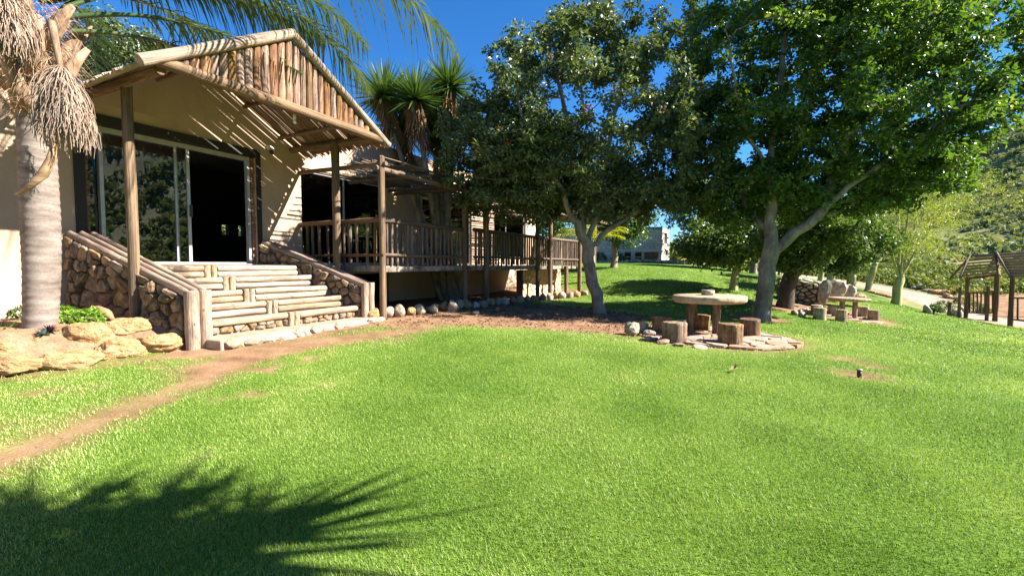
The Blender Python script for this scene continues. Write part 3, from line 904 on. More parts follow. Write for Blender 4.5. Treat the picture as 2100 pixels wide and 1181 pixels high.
m0 = tz(203, 400, -.13)[0]; m1 = tz(364, 430, -.13)[0]; m2 = tz(386, 430, -.13)[0]; m3 = tz(511, 430, -.13)[0]
sliding('sliding_door', m0, m3, FLOOR, 3.86, [m1, m2], 'sliding glass door, one leaf pushed open', handle=m2 + 0.02, open_bay=(2,))
bar('side_light', 'glass', house, d0 + 0.02, m0 - 0.01, FLOOR, 3.86, -0.2, 0.01)
bar('lintel', 'dark_trim', house, d0, d1, 3.862, 3.968, -0.1, 0.16)
bar('lintel_board', 'dark_trim', house, d0 - 0.02, d1 + 0.1, 3.875, 4.03, 0.018, 0.03)
bar('trim_board', 'dark_trim', house, d1 + 0.002, d1 + 0.1, FLOOR + .03, 3.874, 0.018, 0.03)
bar('trim_board', 'dark_trim', house, d0 - 0.02, d0 + 0.12, FLOOR + .03, 3.874, 0.018, 0.03)
z = FLOOR + 0.01
while z < 3.8:                                     # broken brick edge beside the door
    h = rng.uniform(0.07, 0.1)
    for (a, b) in ((m3 + 0.005, m3 + 0.09), (d0 + 0.13, d0 + 0.2)):
        hb('brick', 'brick', house, a + rng.uniform(-.0, .02), b + rng.uniform(-.02, .0), -0.05 + rng.uniform(-.015, .015), -0.22, z, z + h - 0.012)
    z += h
sill = hb('door_sill', 'slab', house, d0, d1, 0.06, -0.19, FLOOR - 0.0005, FLOOR + 0.022)
sliding('sliding_window', 3.79, 6.72, FLOOR, 3.88, [5.2], None)
sliding('sliding_window', 8.32, 11.25, FLOOR, 3.88, [9.8], None)
sliding('sliding_window', 12.95, 15.9, 1.85, 3.92, [14.2], None)
# security light on the wall beside the porch plate
lt, lz = tz(556, 306, 0.06)
lamp = tag(empty('wall_lamp', HW(lt, 0.0, lz)), 'small white security lamp on the wall under the porch beam', 'lamp')
mb = MB(); hbox(mb, lt - .07, lt + .07, 0.002, .09, lz - .02, lz + .06); o = mb.build('lamp_body', M['lamp_white'], lamp)
mb = MB(); mb.tube([HW(lt, .06, lz - .02), HW(lt, .08, lz - .10)], [.028, .04], 10); mb.build('sensor', M['iron'], lamp, True)

# ------------------------------------------------------------------ porch
porch = tag(empty('porch', HW(1.64, 1.5, 0.4)), 'rustic pole porch with a gable roof of thin poles over the entrance steps', 'porch')
RT, RZ, SL, HALF = 1.644, 5.43, 0.575, 2.24
DF = 2.5
def rz(t): return RZ - abs(t - RT) * SL
for t in (-0.27, 3.5):
    b = HW(t, 1.5, 0)
    zb = H(b.x, b.y) + (0.28 if t < 0 else 1.08)
    pole('post', HW(t, 1.5, zb - 0.15), HW(t, 1.5, 4.19), 0.074 if t < 0 else 0.086, 'post', porch)
for t in (-0.32, 3.55):
    pole('wall_plate', HW(t, 0.0, 4.22), HW(t + 0.02, DF + .02, 4.17), 0.075, 'beam', porch)
pole('tie_beam', HW(RT - 2.02, DF + 0.06, 4.27), HW(RT + 2.20, DF + 0.06, 4.19), 0.085, 'beam', porch)
pole('ridge_pole', HW(RT, 0.02, RZ - .08), HW(RT, DF - .05, RZ - .08), 0.06, 'beam', porch)
pole('rake_pole', HW(RT + .05, DF + 0.12, RZ + 0.05), HW(RT - HALF, DF + 0.12, rz(RT - HALF) + 0.02), 0.082, 'bleached', porch)
pole('rake_pole', HW(RT - .02, DF + 0.115, RZ + 0.06), HW(RT + HALF + .1, DF + 0.1, rz(RT + HALF + .1) + 0.02), 0.07, 'bleached', porch)
for f in (0.36, 0.72):
    for s in (-1, 1):
        t = RT + s * HALF * f
        pole('purlin', HW(t, 0.01, rz(t) - .075), HW(t, DF, rz(t) - .075), 0.045, 'lath', porch)
t = RT - 1.72; i = 0
while t < RT + 1.95:
    r = rng.uniform(0.055, 0.075)
    t += r
    top = rz(t) - 0.01 - (0.03 if abs(t - RT) > 0.1 else 0.05)
    if top - 4.26 > 0.05:
        pole('gable_pole', HW(t, DF + 0.035 + rng.uniform(-.015, .01), 4.22), HW(t + rng.uniform(-.006, .006), DF + 0.035, top), r, 'gable', porch)
    t += r + 0.004
for s in (-1, 1):
    D = 0.03
    while D < DF + 0.02:
        r = rng.uniform(0.014, 0.023)
        D += r
        e = RT + s * (HALF + rng.uniform(-.03, .10))
        j = rng.uniform(-.008, .008)
        if rng.random() > 0.02:
            pole('roof_pole', HW(RT - s * 0.03, D, RZ + .0 + rng.uniform(-.01, .015)), HW(e, D + j, rz(e) + rng.uniform(-.008, .008)), r, 'lath' if s > 0 else 'lath_top', porch, kind='stick')
        D += r + (rng.uniform(.004, .010) if rng.random() < .07 else rng.uniform(-.008, -.004))
lamp2 = tag(empty('hanging_lamp', HW(1.2, 2.4, 4.1)), 'small white lamp holder under the porch tie beam', 'lamp')
lt, lz = tz(604, 240, 2.44)
mb = MB(); mb.tube([HW(lt, 2.44, lz + .12), HW(lt, 2.44, lz + .02), HW(lt, 2.44, lz - .05)], [.015, .03, .028], 8); mb.build('holder', M['lamp_white'], lamp2, True)
mb = MB(); mb.tube([HW(lt, 2.44, lz - .05), HW(lt, 2.44, lz - .09), HW(lt, 2.44, lz - .12)], [.02, .034, .012], 8); mb.build('bulb', M['lamp_white'], lamp2, True)

# ------------------------------------------------------------------ entrance steps
steps = tag(empty('entrance_steps', HW(1.6, 1.6, 0.35)), 'wide log-edged entrance steps between sloping stone cheek walls', 'steps')
DN = 2.36
def lin(a, b, D): return a + (b - a) * min(1, D / DN)
LO = lambda D: lin(-.58, -.07, D)
LI = lambda D: lin(-.14, .30, D)
RI = lambda D: lin(2.68, 3.30, D)
RO = lambda D: lin(3.08, 3.62, D)
def chk(name, lo, hi, side):
    cw = empty('cheek_wall', HW(lo(1.2), 1.2, .3)); cw.parent = steps; cw.matrix_parent_inverse = world_of(steps).inverted()
    zt0, zt1 = 2.02, 1.10
    mb = MB()
    i_ = 0.05
    mb.hexa([HW(lo(0) + i_, .02, .05), HW(lo(DN) + i_, DN, .05), HW(hi(DN) - .01, DN, .05), HW(hi(0) - .01, .02, .05),
             HW(lo(0) + i_, .02, zt0), HW(lo(DN) + i_, DN, zt1), HW(hi(DN) - .01, DN, zt1), HW(hi(0) - .01, .02, zt0)])
    mb.build('core', M['mortar'], cw)
    a = HW(lo(0) + i_, .02, 0); b = HW(lo(DN) + i_, DN, 0)
    ex = (b - a).normalized(); Ln = (b - a).length
    en = ex.cross(Vector((0, 0, 1)))
    zb = .25
    stone_faces('stone', [(0, zb), (Ln, zb), (Ln, zt1), (0, zt0)], 88 if side < 0 else 80, (a, ex, (0, 0, 1), en), 'stone', cw, gap=0.007, depth=0.06, seed=11 + side, vary=0.75, relax=0, jit=0.22, top=.88)
    # timber cap
    for k in range(3):
        f = (k + .5) / 3
        w = (hi(1) - lo(1)) / 6
        p = lambda D: HW(lo(D) + (hi(D) - lo(D)) * f, D, lin(zt0, zt1, D) + .035)
        mid = p(1.18 + rng.uniform(-.15, .15))
        pole('cap_log', p(.04), mid, w * .93, 'newel', cw, flat=.6, spin=1.57)
        pole('cap_log', mid + (p(DN) - mid).normalized() * .012, p(DN + .03), w * .93, 'newel', cw, flat=.6, spin=1.57)
    for k in range(2):
        f = (k + .5) / 2
        t = lo(DN) + (hi(DN) - lo(DN)) * f
        g = HW(t, DN + .09, 0)
        pole('newel_log', HW(t, DN + .09, H(g.x, g.y) - .12), HW(t, DN + .09, zt1 + .075), (hi(DN) - lo(DN)) / 4 * .97, 'newel', cw)
chk('left', LO, LI, -1)
chk('right', RI, RO, 1)
# base slab of packed stones
rows = [(2.32, .70, 588), (1.97, .91, 543), (1.62, 1.12, 496), (1.27, 1.33, 455), (.92, 1.535, 418)]
mb = MB()
mb.hexa([HW(-.02, .1, .1), HW(LI(DN) - .12, 2.86, .1), HW(RO(DN) - .02, 2.66, .1), HW(RI(0), .1, .1),
         HW(-.02, .1, .46), HW(LI(DN) - .12, 2.86, .455), HW(RO(DN) - .02, 2.66, .46), HW(RI(0), .1, .46)])
o = mb.build('base_slab', M['slab'], steps); bv = o.modifiers.new('bevel', 'BEVEL'); bv.width = .03; bv.segments = 3
a = HW(LI(DN) - .1, 2.86, 0); b = HW(RO(DN) - .04, 2.67, 0)
t = 0.0; ex = (b - a).normalized(); Ln = (b - a).length
k = 0
while t < Ln:
    w = rng.uniform(.14, .42)
    p = a + ex * (t + w / 2)
    rock('edge_stone', (p.x, p.y, .36 + rng.uniform(-.02, .02)), (w * .62, .11, rng.uniform(.09, .12)), 'rock', rotz=math.atan2(ex.y, ex.x) + rng.uniform(-.08, .08), parent=steps, sub=2, seed=33, tilt=.08)
    t += w * .95
prev_top = .46
for k, (D, zt, px) in enumerate(rows):
    li, ri = LI(D) + .0, RI(D) - .0
    mb = MB()
    mb.hexa([HW(LI(D) + .01, D - .05, .1 + k * .003), HW(RI(D) - .01, D - .05, .1 + k * .003), HW(RI(.05) - .02, .03 - k * .002, .1 + k * .003), HW(LI(.05) + .02, .03 - k * .002, .1 + k * .003),
             HW(LI(D) + .01, D - .05, zt - .022), HW(RI(D) - .01, D - .05, zt - .022), HW(RI(.05) - .02, .03 - k * .002, zt - .022), HW(LI(.05) + .02, .03 - k * .002, zt - .022)])
    mb.build('tread', M['tread'], steps)
    ts = tz(px, 600, D)[0]
    r = .056
    hh = zt - prev_top
    nlog = 1 if k == 0 else 2
    for (q0, q1) in ((li + .02, ts - .005), (ts + .235, ri - .02 - (0 if k else 0))):
        for j in range(nlog):
            zc = zt - r * .95 - j * (hh / 2)
            pole('riser_log', HW(q0, D, zc + rng.uniform(-.006, .006)), HW(q1, D + rng.uniform(-.02, .02), zc + rng.uniform(-.006, .006)), r * rng.uniform(.94, 1.04), 'step_log', steps)
    for j in range(2):
        pole('riser_stub', HW(ts + .06 + j * .115, D + .01, prev_top - .03), HW(ts + .06 + j * .115, D + .01, zt + .005), .056, 'step_log', steps)
    if k == 0:
        A_ = HW(li, D - .045, 0)
        stone_faces('stone', [(0.02, .47), (ri - li - .02, .47), (ri - li - .02, .59), (0.02, .59)], 22, (A_, U, (0, 0, 1), NV), 'stone', steps, gap=.008, depth=.04, seed=5, sx=1.5)
    prev_top = zt - .02

# ------------------------------------------------------------------ decks with pole railings
def deck(tA, tB, D0, D1, label, side_rail=False, n=17, posts=(), board=True, top=3.72, dark=False):
    dk = tag(empty('deck', HW((tA + tB) / 2, D0, .45)), label, 'deck', None)
    Df = lambda t: D0 + (D1 - D0) * (t - tA) / (tB - tA)
    mb = MB()
    hbox(mb, tA + .02, tB - .012, .003, min(D0, D1) - .02, 1.40, 1.525); mb.build('floor', M['board'], dk)
    pole('top_rail', HW(tA - .03, D0 + .02, 2.50), HW(tB + .04, D1 + .02, 2.50), .052, 'rail', dk)
    pole('lower_rail', HW(tA - .05, D0 + .05, 1.765), HW(tB + .06, D1 + .05, 1.75), .036, 'rail', dk)
    L_ = tB - tA
    for i in range(n):
        t = tA + L_ * (i + .8 + rng.uniform(-.18, .18)) / (n + .6)
        r = rng.uniform(.026, .042)
        pole('baluster', HW(t, Df(t) - .005, 1.545 + rng.uniform(-.05, .02)), HW(t + rng.uniform(-.02, .02), Df(t) + .0, 2.465), r, 'baluster', dk, kind='thin')
    if side_rail:
        pole('top_rail', HW(tA, .02, 2.50), HW(tA, D0 + .06, 2.505), .055, 'rail', dk)
        pole('lower_rail', HW(tA - .04, .3, 1.75), HW(tA - .04, D0 + .1, 1.765), .034, 'rail', dk)
        for i in range(10):
            D = .12 + (D0 - .2) * (i + .5 + rng.uniform(-.15, .15)) / 10
            pole('baluster', HW(tA, D, 1.54), HW(tA, D + rng.uniform(-.02, .02), 2.46), rng.uniform(.028, .044), 'baluster', dk, kind='thin')
    if board:
        t = tA + .05
        while t < tB - .1:
            w = min(rng.uniform(.8, 1.2), tB - .03 - t)
            hb('edge_board', 'board', dk, t, t + w - .008, Df(t) - .015, Df(t) + .012 + rng.uniform(0, .008), 1.395, 1.522 + rng.uniform(-.02, .0))
            t += w
    for (t, D, zt) in posts:
        g = HW(t, D, 0)
        pole('post', HW(t, D, H(g.x, g.y) - .1), HW(t + rng.uniform(-.02, .02), D, zt), rng.uniform(.068, .085), 'post', dk)
    # trellis of thin sticks
    for t in (tA + .02, (tA + tB) / 2, tB - .05):
        pole('cross_beam', HW(t, .02, top + .01), HW(t, Df(t) + .15, top - .05), .05, 'reed', dk)
    pole('front_beam', HW(tA - .12, D0 - .02, top - .14), HW(tB + .1, D1 - .02, top - .16), .058, 'reed', dk)
    D = .1
    while D < min(D0, D1) + .12:
        a = rng.uniform(-.2, .12) if not side_rail else rng.choice([rng.uniform(-.1, .3), rng.uniform(.6, 1.6), rng.uniform(.6, 1.6)]); b = rng.uniform(-.12, .25)
        pole('trellis_stick', HW(tA + a, D, top + .075 + rng.uniform(0, .03)), HW(tB + b, D + rng.uniform(-.06, .06), top + .07 + rng.uniform(0, .03)), rng.uniform(.011, .022), 'reed', dk, kind='stick')
        D += rng.uniform(.035, .10)
    return dk
deck(3.72, 6.80, 2.60, 2.60, 'near deck with pale split balusters and a bleached edge board beside the steps', True, 17,
     [(3.72, 2.62, 3.84), (6.84, 2.64, 3.6)])
deck(6.98, 10.85, 2.82, 2.86, 'shaded middle deck of dark balusters under a stick trellis', False, 24,
     [(7.55, 2.88, 3.64), (10.9, 2.93, 3.6)], top=3.66)
tp1 = tz(1127, 560, 3.0)[0]; tp2 = tz(1160, 560, 3.1)[0]
deck(11.0, 14.4, 2.92, 3.12, 'sunlit far deck with pale balusters above the stone-clad wall', False, 22,
     [(tp1, 3.02, 3.6), (tp2, 3.12, 1.5), (14.42, 3.2, 3.55)], top=3.62)
clad = tag(empty('stone_clad_wall', HW(13, 2.2, .3)), 'low sandy crazy-paved wall under the far deck', 'wall')
mb = MB(); hbox(mb, 11.1, 14.7, 2.0, 2.25, .0, 1.36); mb.build('core', M['mortar'], clad)
stone_faces('stone', [(0, .2), (3.6, .2), (3.6, 1.37), (0, 1.37)], 70, (HW(11.1, 2.25, 0), U, (0, 0, 1), NV), 'clad', clad, gap=.010, depth=.03, seed=8, vary=.3)
# covered terrace at the far end of the house
ver = tag(empty('terrace_shelter', HW(19, 1.5, .4)), 'shady thatched-pole shelter at the far end of the house', 'shelter')
mb = MB()
mb.hexa([HW(T_END + .01, -2, 4.3), HW(21.5, -2, 4.25), HW(21.5, 2.9, 3.55), HW(T_END + .01, 2.9, 3.6), HW(T_END + .01, -2, 4.42), HW(21.5, -2, 4.37), HW(21.5, 2.9, 3.67), HW(T_END + .01, 2.9, 3.72)])
mb.build('roof', M['reed'], ver)
for t, D in ((17.9, 2.7), (21.2, 2.7), (21.2, -1.8)):
    g = HW(t, D, 0); pole('post', HW(t, D, H(g.x, g.y) - .1), HW(t, D, 3.62 if D > 0 else 4.2), .09, 'post', ver)
pole('beam', HW(17.6, 2.7, 3.5), HW(21.6, 2.7, 3.48), .07, 'rail', ver)

# ------------------------------------------------------------------ raised bed with boulders beside the steps
Fr = [Vector(p) for p in ((-8.6, 2.6, 0), (-7.2, 4.1, 0), (-6.25, 5.0, 0), (-5.70, 5.5, 0), (-5.15, 6.05, 0), (-4.78, 6.42, 0), (-4.5, 6.62, 0))]
back = Vector((-.80, .60, 0))
V = []; NS, NT = 60, 22
for i in range(NS):
    f = i / (NS - 1) * (len(Fr) - 1); k = min(int(f), len(Fr) - 2); p = Fr[k].lerp(Fr[k + 1], f - k)
    for j in range(NT):
        w = (j / (NT - 1)) ** 1.3 * 2.6
        q = p + back * w
        h = H(p.x, p.y) - .05 + (.47 * float(sstep(0, .75, w)) + .03 * w) + (fbm(q.x, q.y, 3, 3) - .5) * .09
        V.append((q.x, q.y, h))
idx2 = np.arange(NS * NT).reshape(NS, NT)
F2 = np.stack([idx2[:-1, :-1], idx2[1:, :-1], idx2[1:, 1:], idx2[:-1, 1:]], -1).reshape(-1, 4)[:, ::-1]
bed = tag(link('planting_bed', mesh_np('planting_bed', V, F2, M['soil'], True)), 'raised soil bank of the planting bed beside the steps', 'planting bed', kind='structure')
bl = [((30, 690, 97, 725), 5.85, 'blocky pale sandstone boulder in the bank in front of the palm'),
      ((117, 662, 203, 714), 6.15, 'large domed sandstone boulder in the bank beside the bright green shrub'),
      ((203, 653, 288, 692), 6.5, 'flat rounded sandstone boulder in the upper row below the stone cheek wall'),
      ((291, 648, 342, 682), 6.75, 'small knobbly sandstone boulder by the foot of the cheek wall nearest the palm'),
      ((74, 720, 183, 757), 5.68, 'long flat sandstone boulder at the foot of the soil bank'),
      ((183, 698, 271, 738), 6.1, 'wedge-shaped sandstone boulder at the foot of the bank below the flat rounded one'),
      ((-50, 733, 71, 770), 5.35, 'wide sandstone boulder at the lawn edge, farthest from the steps'),
      ((-50, 700, 30, 732), 5.6, 'pale boulder in the upper row, farthest from the steps'),
      ((268, 684, 360, 718), 6.5, 'layered reddish boulder beside the newel logs nearest the palm')]
for k, ((x0, y0, x1, y1), Y, lab) in enumerate(bl):
    c = at((x0 + x1) / 2, (y0 + y1) / 2, Y)
    s = Y / FPX * .86
    o = rock('boulder', (c.x, c.y + .1, c.z - .02), ((x1 - x0) * s * .66, (x1 - x0) * s * .40 + .05, (y1 - y0) * s * .78), 'boulder', rotz=.28 + rng.uniform(-.12, .12), tilt=.08, var=k % 7, seed=21, sub=5)
    tag(o, lab, 'boulder', 'boulders of the planting bank')

# rocks edging the ground under the decks
edge_px = [(765, 645, 26, 26), (790, 639, 30, 24), (817, 637, 28, 26), (842, 638, 22, 17), (861, 634, 26, 22), (886, 632, 28, 20), (908, 627, 22, 20), (928, 627, 24, 26), (941, 624, 20, 22), (956, 623, 22, 18), (975, 625, 18, 14), (990, 623, 22, 15), (1006, 619, 20, 16), (1022, 618, 16, 16), (1036, 617, 20, 18), (1052, 615, 16, 14), (1068, 614, 18, 15), (1081, 613, 16, 15), (1096, 611, 18, 16), (1113, 609, 17, 15), (1128, 608, 16, 16), (1140, 606, 14, 15), (1152, 606, 18, 16), (1168, 605, 18, 15), (1183, 603, 16, 15), (1199, 600, 17, 14),
           (975, 641, 14, 9), (1020, 634, 10, 10)]
for k, (x, y, w, h) in enumerate(edge_px):
    g = G(x, y + h * .42); s = g.y / FPX
    o = rock('edging_rock', (g.x, g.y + .05, g.z + h * s * .30), (w * s * .56, w * s * .45, h * s * .62), 'rock' if k % 3 else 'boulder', tilt=.2, seed=5)
    sec = 'the near deck' if x < 950 else ('the middle deck' if x < 1100 else 'the far deck')
    tag(o, ('rounded grey-brown' if k % 3 else 'sandy orange') + ' rock in the row edging the earth under ' + sec, 'rock', 'rocks edging the decks')

# ------------------------------------------------------------------ tree builder
def leaves_np(P_, Dr, Nm, Ls, Ws, fold=0.18):
    """two-sided kite leaves; returns V, F"""
    Dr = nrm(Dr); S = nrm(np.cross(Nm, Dr)); Nn = np.cross(Dr, S)
    Ls = Ls[:, None]; Ws = Ws[:, None]
    a = P_; t = P_ + Dr * Ls - Nn * Ls * 0.08
    l = P_ + Dr * Ls * 0.45 + S * Ws * 0.5 + Nn * Ws * fold
    r = P_ + Dr * Ls * 0.45 - S * Ws * 0.5 + Nn * Ws * fold
    n = len(P_)
    V = np.stack([a, l, t, r], 1).reshape(-1, 3)
    b = np.arange(n)[:, None] * 4
    F = np.concatenate([b + [0, 2, 1], b + [0, 3, 2]], 1).reshape(-1, 3)
    return V, F

def tubes_np(chains, pos, rad):
    V = []; F = []; off = 0
    for ch in chains:
        p = pos[ch]; r = rad[ch].copy()
        if len(ch) < 2: continue
        n = 10 if r.max() > .08 else (6 if r.max() > .025 else (4 if r.max() > .01 else 3))
        T = np.gradient(p, axis=0); T = nrm(T)
        ref = np.array([0.31, 0.17, 0.93]) if abs(T[0][2]) < .8 else np.array([1., .2, 0])
        u = np.cross(T[0], ref); u /= np.linalg.norm(u)
        rings = []
        for i in range(len(p)):
            u = u - T[i] * u.dot(T[i]); u /= np.linalg.norm(u) + 1e-9
            w = np.cross(T[i], u)
            a = np.arange(n) * 2 * np.pi / n
            rr = r[i] * (1 + (0.05 * np.sin(a * 3 + i * .4) if n > 6 else 0))
            rings.append(p[i] + np.outer(np.cos(a) * rr, u) + np.outer(np.sin(a) * rr, w))
        V.append(np.concatenate(rings))
        m = len(p)
        k = np.arange(n); k2 = (k + 1) % n
        for i in range(m - 1):
            F.append(np.stack([off + i * n + k, off + i * n + k2, off + (i + 1) * n + k2, off + (i + 1) * n + k], 1))
        off += m * n
    return np.concatenate(V), np.concatenate(F)

def resample(pts, step, r_, wob):
    P_ = [np.array(pts[0], float)]
    pts = np.array(pts, float)
    d = np.r_[0, np.cumsum(np.linalg.norm(np.diff(pts, axis=0), axis=1))]
    n = max(2, int(d[-1] / step))
    s = np.linspace(0, d[-1], n + 1)
    # smooth interpolation
    out = np.stack([np.interp(s, d, pts[:, i]) for i in range(3)], 1)
    for _ in range(2):
        out[1:-1] = (out[:-2] + out[1:-1] * 2 + out[2:]) / 4
    out[1:] += r_.normal(size=(n, 3)) * wob
    return out

def grow(seed, limbs, targets, r_base, r_tip=.006, step=.3, wob=.02, sag=.0, up=.25):
    r_ = np.random.default_rng(seed)
    cap = 400 + sum(300 for _ in limbs) + len(targets) * 40
    pos = np.zeros((cap, 3)); par = np.full(cap, -1, int); n = 0
    for pts in limbs:
        q = resample(pts, step, r_, wob)
        start = -1
        if n:
            d = ((pos[:n] - q[0]) ** 2).sum(1); start = int(d.argmin())
        for i, p in enumerate(q):
            if i == 0 and start >= 0:
                prev = start; continue
            pos[n] = p; par[n] = (-1 if n == 0 else (start if i == 0 else prev)); prev = n; n += 1
    tgt = np.array(targets)
    d0 = np.array([np.sqrt(((pos[:n] - t) ** 2).sum(1).min()) for t in tgt])
    tips = []
    for t in tgt[np.argsort(d0)]:
        v = pos[:n] - t
        cost = np.sqrt((v ** 2).sum(1)) + .55 * np.maximum(0, v[:, 2]) 
        j = int(cost.argmin()); p0 = pos[j]
        d = np.linalg.norm(t - p0)
        m = max(1, int(d / step))
        dirp = (pos[j] - pos[par[j]]) if par[j] >= 0 else np.array([0, 0, 1.])
        dirp = dirp / (np.linalg.norm(dirp) + 1e-9)
        c1 = p0 + dirp * d * .35 + np.array([0, 0, up * d * .3])
        c2 = t - np.array([0, 0, .15 * d * (up - sag)])
        prev = j
        for i in range(1, m + 1):
            f = i / m
            b = (1 - f) ** 3 * p0 + 3 * f * (1 - f) ** 2 * c1 + 3 * f * f * (1 - f) * c2 + f ** 3 * t
            if i < m: b = b + r_.normal(size=3) * wob * 1.3
            pos[n] = b; par[n] = prev; prev = n; n += 1
        tips.append(prev)
    pos = pos[:n]; par = par[:n]
    cnt = np.zeros(n)
    ch = [[] for _ in range(n)]
    for i in range(n):
        if par[i] >= 0: ch[par[i]].append(i)
    for i in range(n - 1, -1, -1):
        if not ch[i]: cnt[i] = max(cnt[i], 1)
        if par[i] >= 0: cnt[par[i]] += cnt[i]
    ex = math.log(r_base / r_tip) / math.log(cnt[0])
    rad = r_tip * cnt ** ex
    # chains
    chains = []
    stack = [0]
    while stack:
        i = stack.pop(); c = [par[i]] if par[i] >= 0 else []
        start_r = rad[i]
        while True:
            c.append(i)
            if not ch[i]: break
            k = max(ch[i], key=lambda q: cnt[q])
            for q in ch[i]:
                if q != k: stack.append(q)
            i = k
        chains.append((np.array(c), start_r))
    return pos, par, rad, chains, np.array(tips), cnt

def ellip_points(r_, n, c, rad, shell=.45, zmin=None, power=None):
    out = []
    while len(out) < n:
        d = r_.normal(size=3); d /= np.linalg.norm(d)
        q = r_.uniform(shell ** 3, 1) ** (1 / 3)
        p = np.array(c) + d * q * np.array(rad)
        if zmin is not None and p[2] < zmin: continue
        out.append(p)
    return np.array(out)

def tree(name, label, base, limbs, crowns, ntips, leaf, bark, r_base, nleaf, Ls, Ws, clus=.32, seed=1, group=None, step=.3, r_tip=.006, wob=.02,
         up_bias=.5, blossoms=0, flare=1.35, dirn=None, sag=0., up=.25, tint_pow=1.0, zmin=None, cat='tree', thin=None, needle=False):
    r_ = np.random.default_rng(seed)
    T = []
    tot = sum(c[2] for c in crowns)
    for c in crowns:
        T.append(ellip_points(r_, max(3, int(ntips * c[2] / tot)), c[0], c[1], c[3] if len(c) > 3 else .45, zmin))
    T = np.concatenate(T)
    if thin is not None: T = T[thin(T)]
    pos, par, rad, chains, tips, cnt = grow(seed, limbs, T, r_base, r_tip, step, wob, sag, up)
    z0 = base[2]
    rad = rad * (1 + (flare - 1) * np.exp(-np.maximum(0, pos[:, 2] - z0) / .16) * (cnt > cnt[0] * .8))
    cl = []; rr = rad
    chs = []
    pos2 = pos; rad2 = rad
    # a chain's first point borrows the child's radius
    extra_p = []; extra_r = []; n0 = len(pos)
    for c, sr in chains:
        if len(c) > 1 and par[c[1]] == c[0] and rad[c[0]] > sr * 1.05:
            extra_p.append(pos[c[0]]); extra_r.append(min(sr * 1.25, rad[c[0]])); c = c.copy(); c[0] = n0 + len(extra_p) - 1
        chs.append(c)
    if extra_p:
        pos2 = np.concatenate([pos, extra_p]); rad2 = np.concatenate([rad, extra_r])
    V, F = tubes_np(chs, pos2, rad2)
    root = tag(empty(name, base), label, cat, group)
    o = link('trunk', mesh_np('trunk', V, F, M[bark], True), root)
    # leaves gather round the twig ends
    last = pos[tips]
    prev = pos[par[tips]]
    k = r_.integers(0, len(tips), nleaf)
    f = r_.uniform(-.9, .25, nleaf)[:, None]
    ax = nrm(last - prev)
    L_tw = np.maximum(.35, clus * 1.6)
    C = last[k] + ax[k] * f * L_tw
    off = nrm(r_.normal(size=(nleaf, 3))) * (r_.uniform(0, 1, nleaf) ** .6 * clus)[:, None]
    off[:, 2] *= .75
    P_ = C + off
    Nm = nrm(r_.normal(size=(nleaf, 3)) * .75 + np.array([0, 0, up_bias * 1.5]) + off / clus * .4)
    Dr = r_.normal(size=(nleaf, 3)) + nrm(off) * .8 + np.array([0, 0, -.35])
    Dr = Dr - Nm * (Dr * Nm).sum(1, keepdims=True)
    sz = r_.uniform(.65, 1.2, nleaf)
    V, F = leaves_np(P_, Dr, Nm, Ls * sz, Ws * sz)
    clump = (r_.uniform(0, 1, len(tips)) * .45)[k]
    tint = np.clip(clump + r_.uniform(0, .55, nleaf) ** tint_pow + (r_.random(nleaf) < .03) * .5, 0, 1)
    link('crown', mesh_np('crown', V, F, M[leaf], False, np.repeat(tint, 4)), root)
    if blossoms:
        k = r_.integers(0, len(tips), blossoms)
        hi = last[k]
        q = np.repeat(hi + np.array([0, 0, .12]), 9, 0) + r_.normal(size=(blossoms * 9, 3)) * .045
        nn = len(q)
        V, F = leaves_np(q, r_.normal(size=(nn, 3)), nrm(r_.normal(size=(nn, 3))), r_.uniform(.05, .09, nn), r_.uniform(.025, .04, nn))
        b = link('blossoms', mesh_np('blossoms', V, F, M['petal'], False, np.repeat(r_.uniform(0, 1, nn), 4)), root)
        b['kind'] = 'stuff'
    return root

def A3(x, y, Y): 
    p = at(x, y, Y); return (p.x, p.y, p.z)

# coral tree by the far deck
b1 = G(1232, 643); Y1 = b1.y
B = (b1.x, b1.y, b1.z - .1)
limbs = [[B, A3(1222, 600, Y1), A3(1208, 555, Y1), A3(1200, 500, Y1), A3(1196, 480, Y1 + .02)],
         [A3(1200, 500, Y1), A3(1180, 455, Y1 - .1), A3(1150, 390, Y1 - .5), A3(1115, 330, Y1 - .9), A3(1085, 270, Y1 - 1.1), A3(1060, 210, Y1 - 1.2)],
         [A3(1197, 490, Y1), A3(1190, 420, Y1 + .2), A3(1184, 340, Y1 + .4), A3(1170, 260, Y1 + .5), A3(1140, 150, Y1 + .6), A3(1125, 80, Y1 + .6)],
         [A3(1200, 505, Y1), A3(1222, 450, Y1 + .1), A3(1240, 390, Y1 + .3), A3(1242, 320, Y1 + .5), A3(1262, 220, Y1 + .6), A3(1300, 110, Y1 + .7)],
         [A3(1205, 515, Y1), A3(1255, 465, Y1 + .3), A3(1310, 435, Y1 + .7), A3(1370, 395, Y1 + .9), A3(1420, 330, Y1 + 1)],
         [A3(1190, 460, Y1 - .05), A3(1150, 420, Y1 + .6), A3(1080, 380, Y1 + 1.2), A3(1000, 330, Y1 + 1.5), A3(960, 300, Y1 + 1.6)],
         [A3(1183, 335, Y1 + .4), A3(1160, 300, Y1 - .8), A3(1140, 285, Y1 - 1.6)]]
cc = at(1185, 250, Y1 + .6)
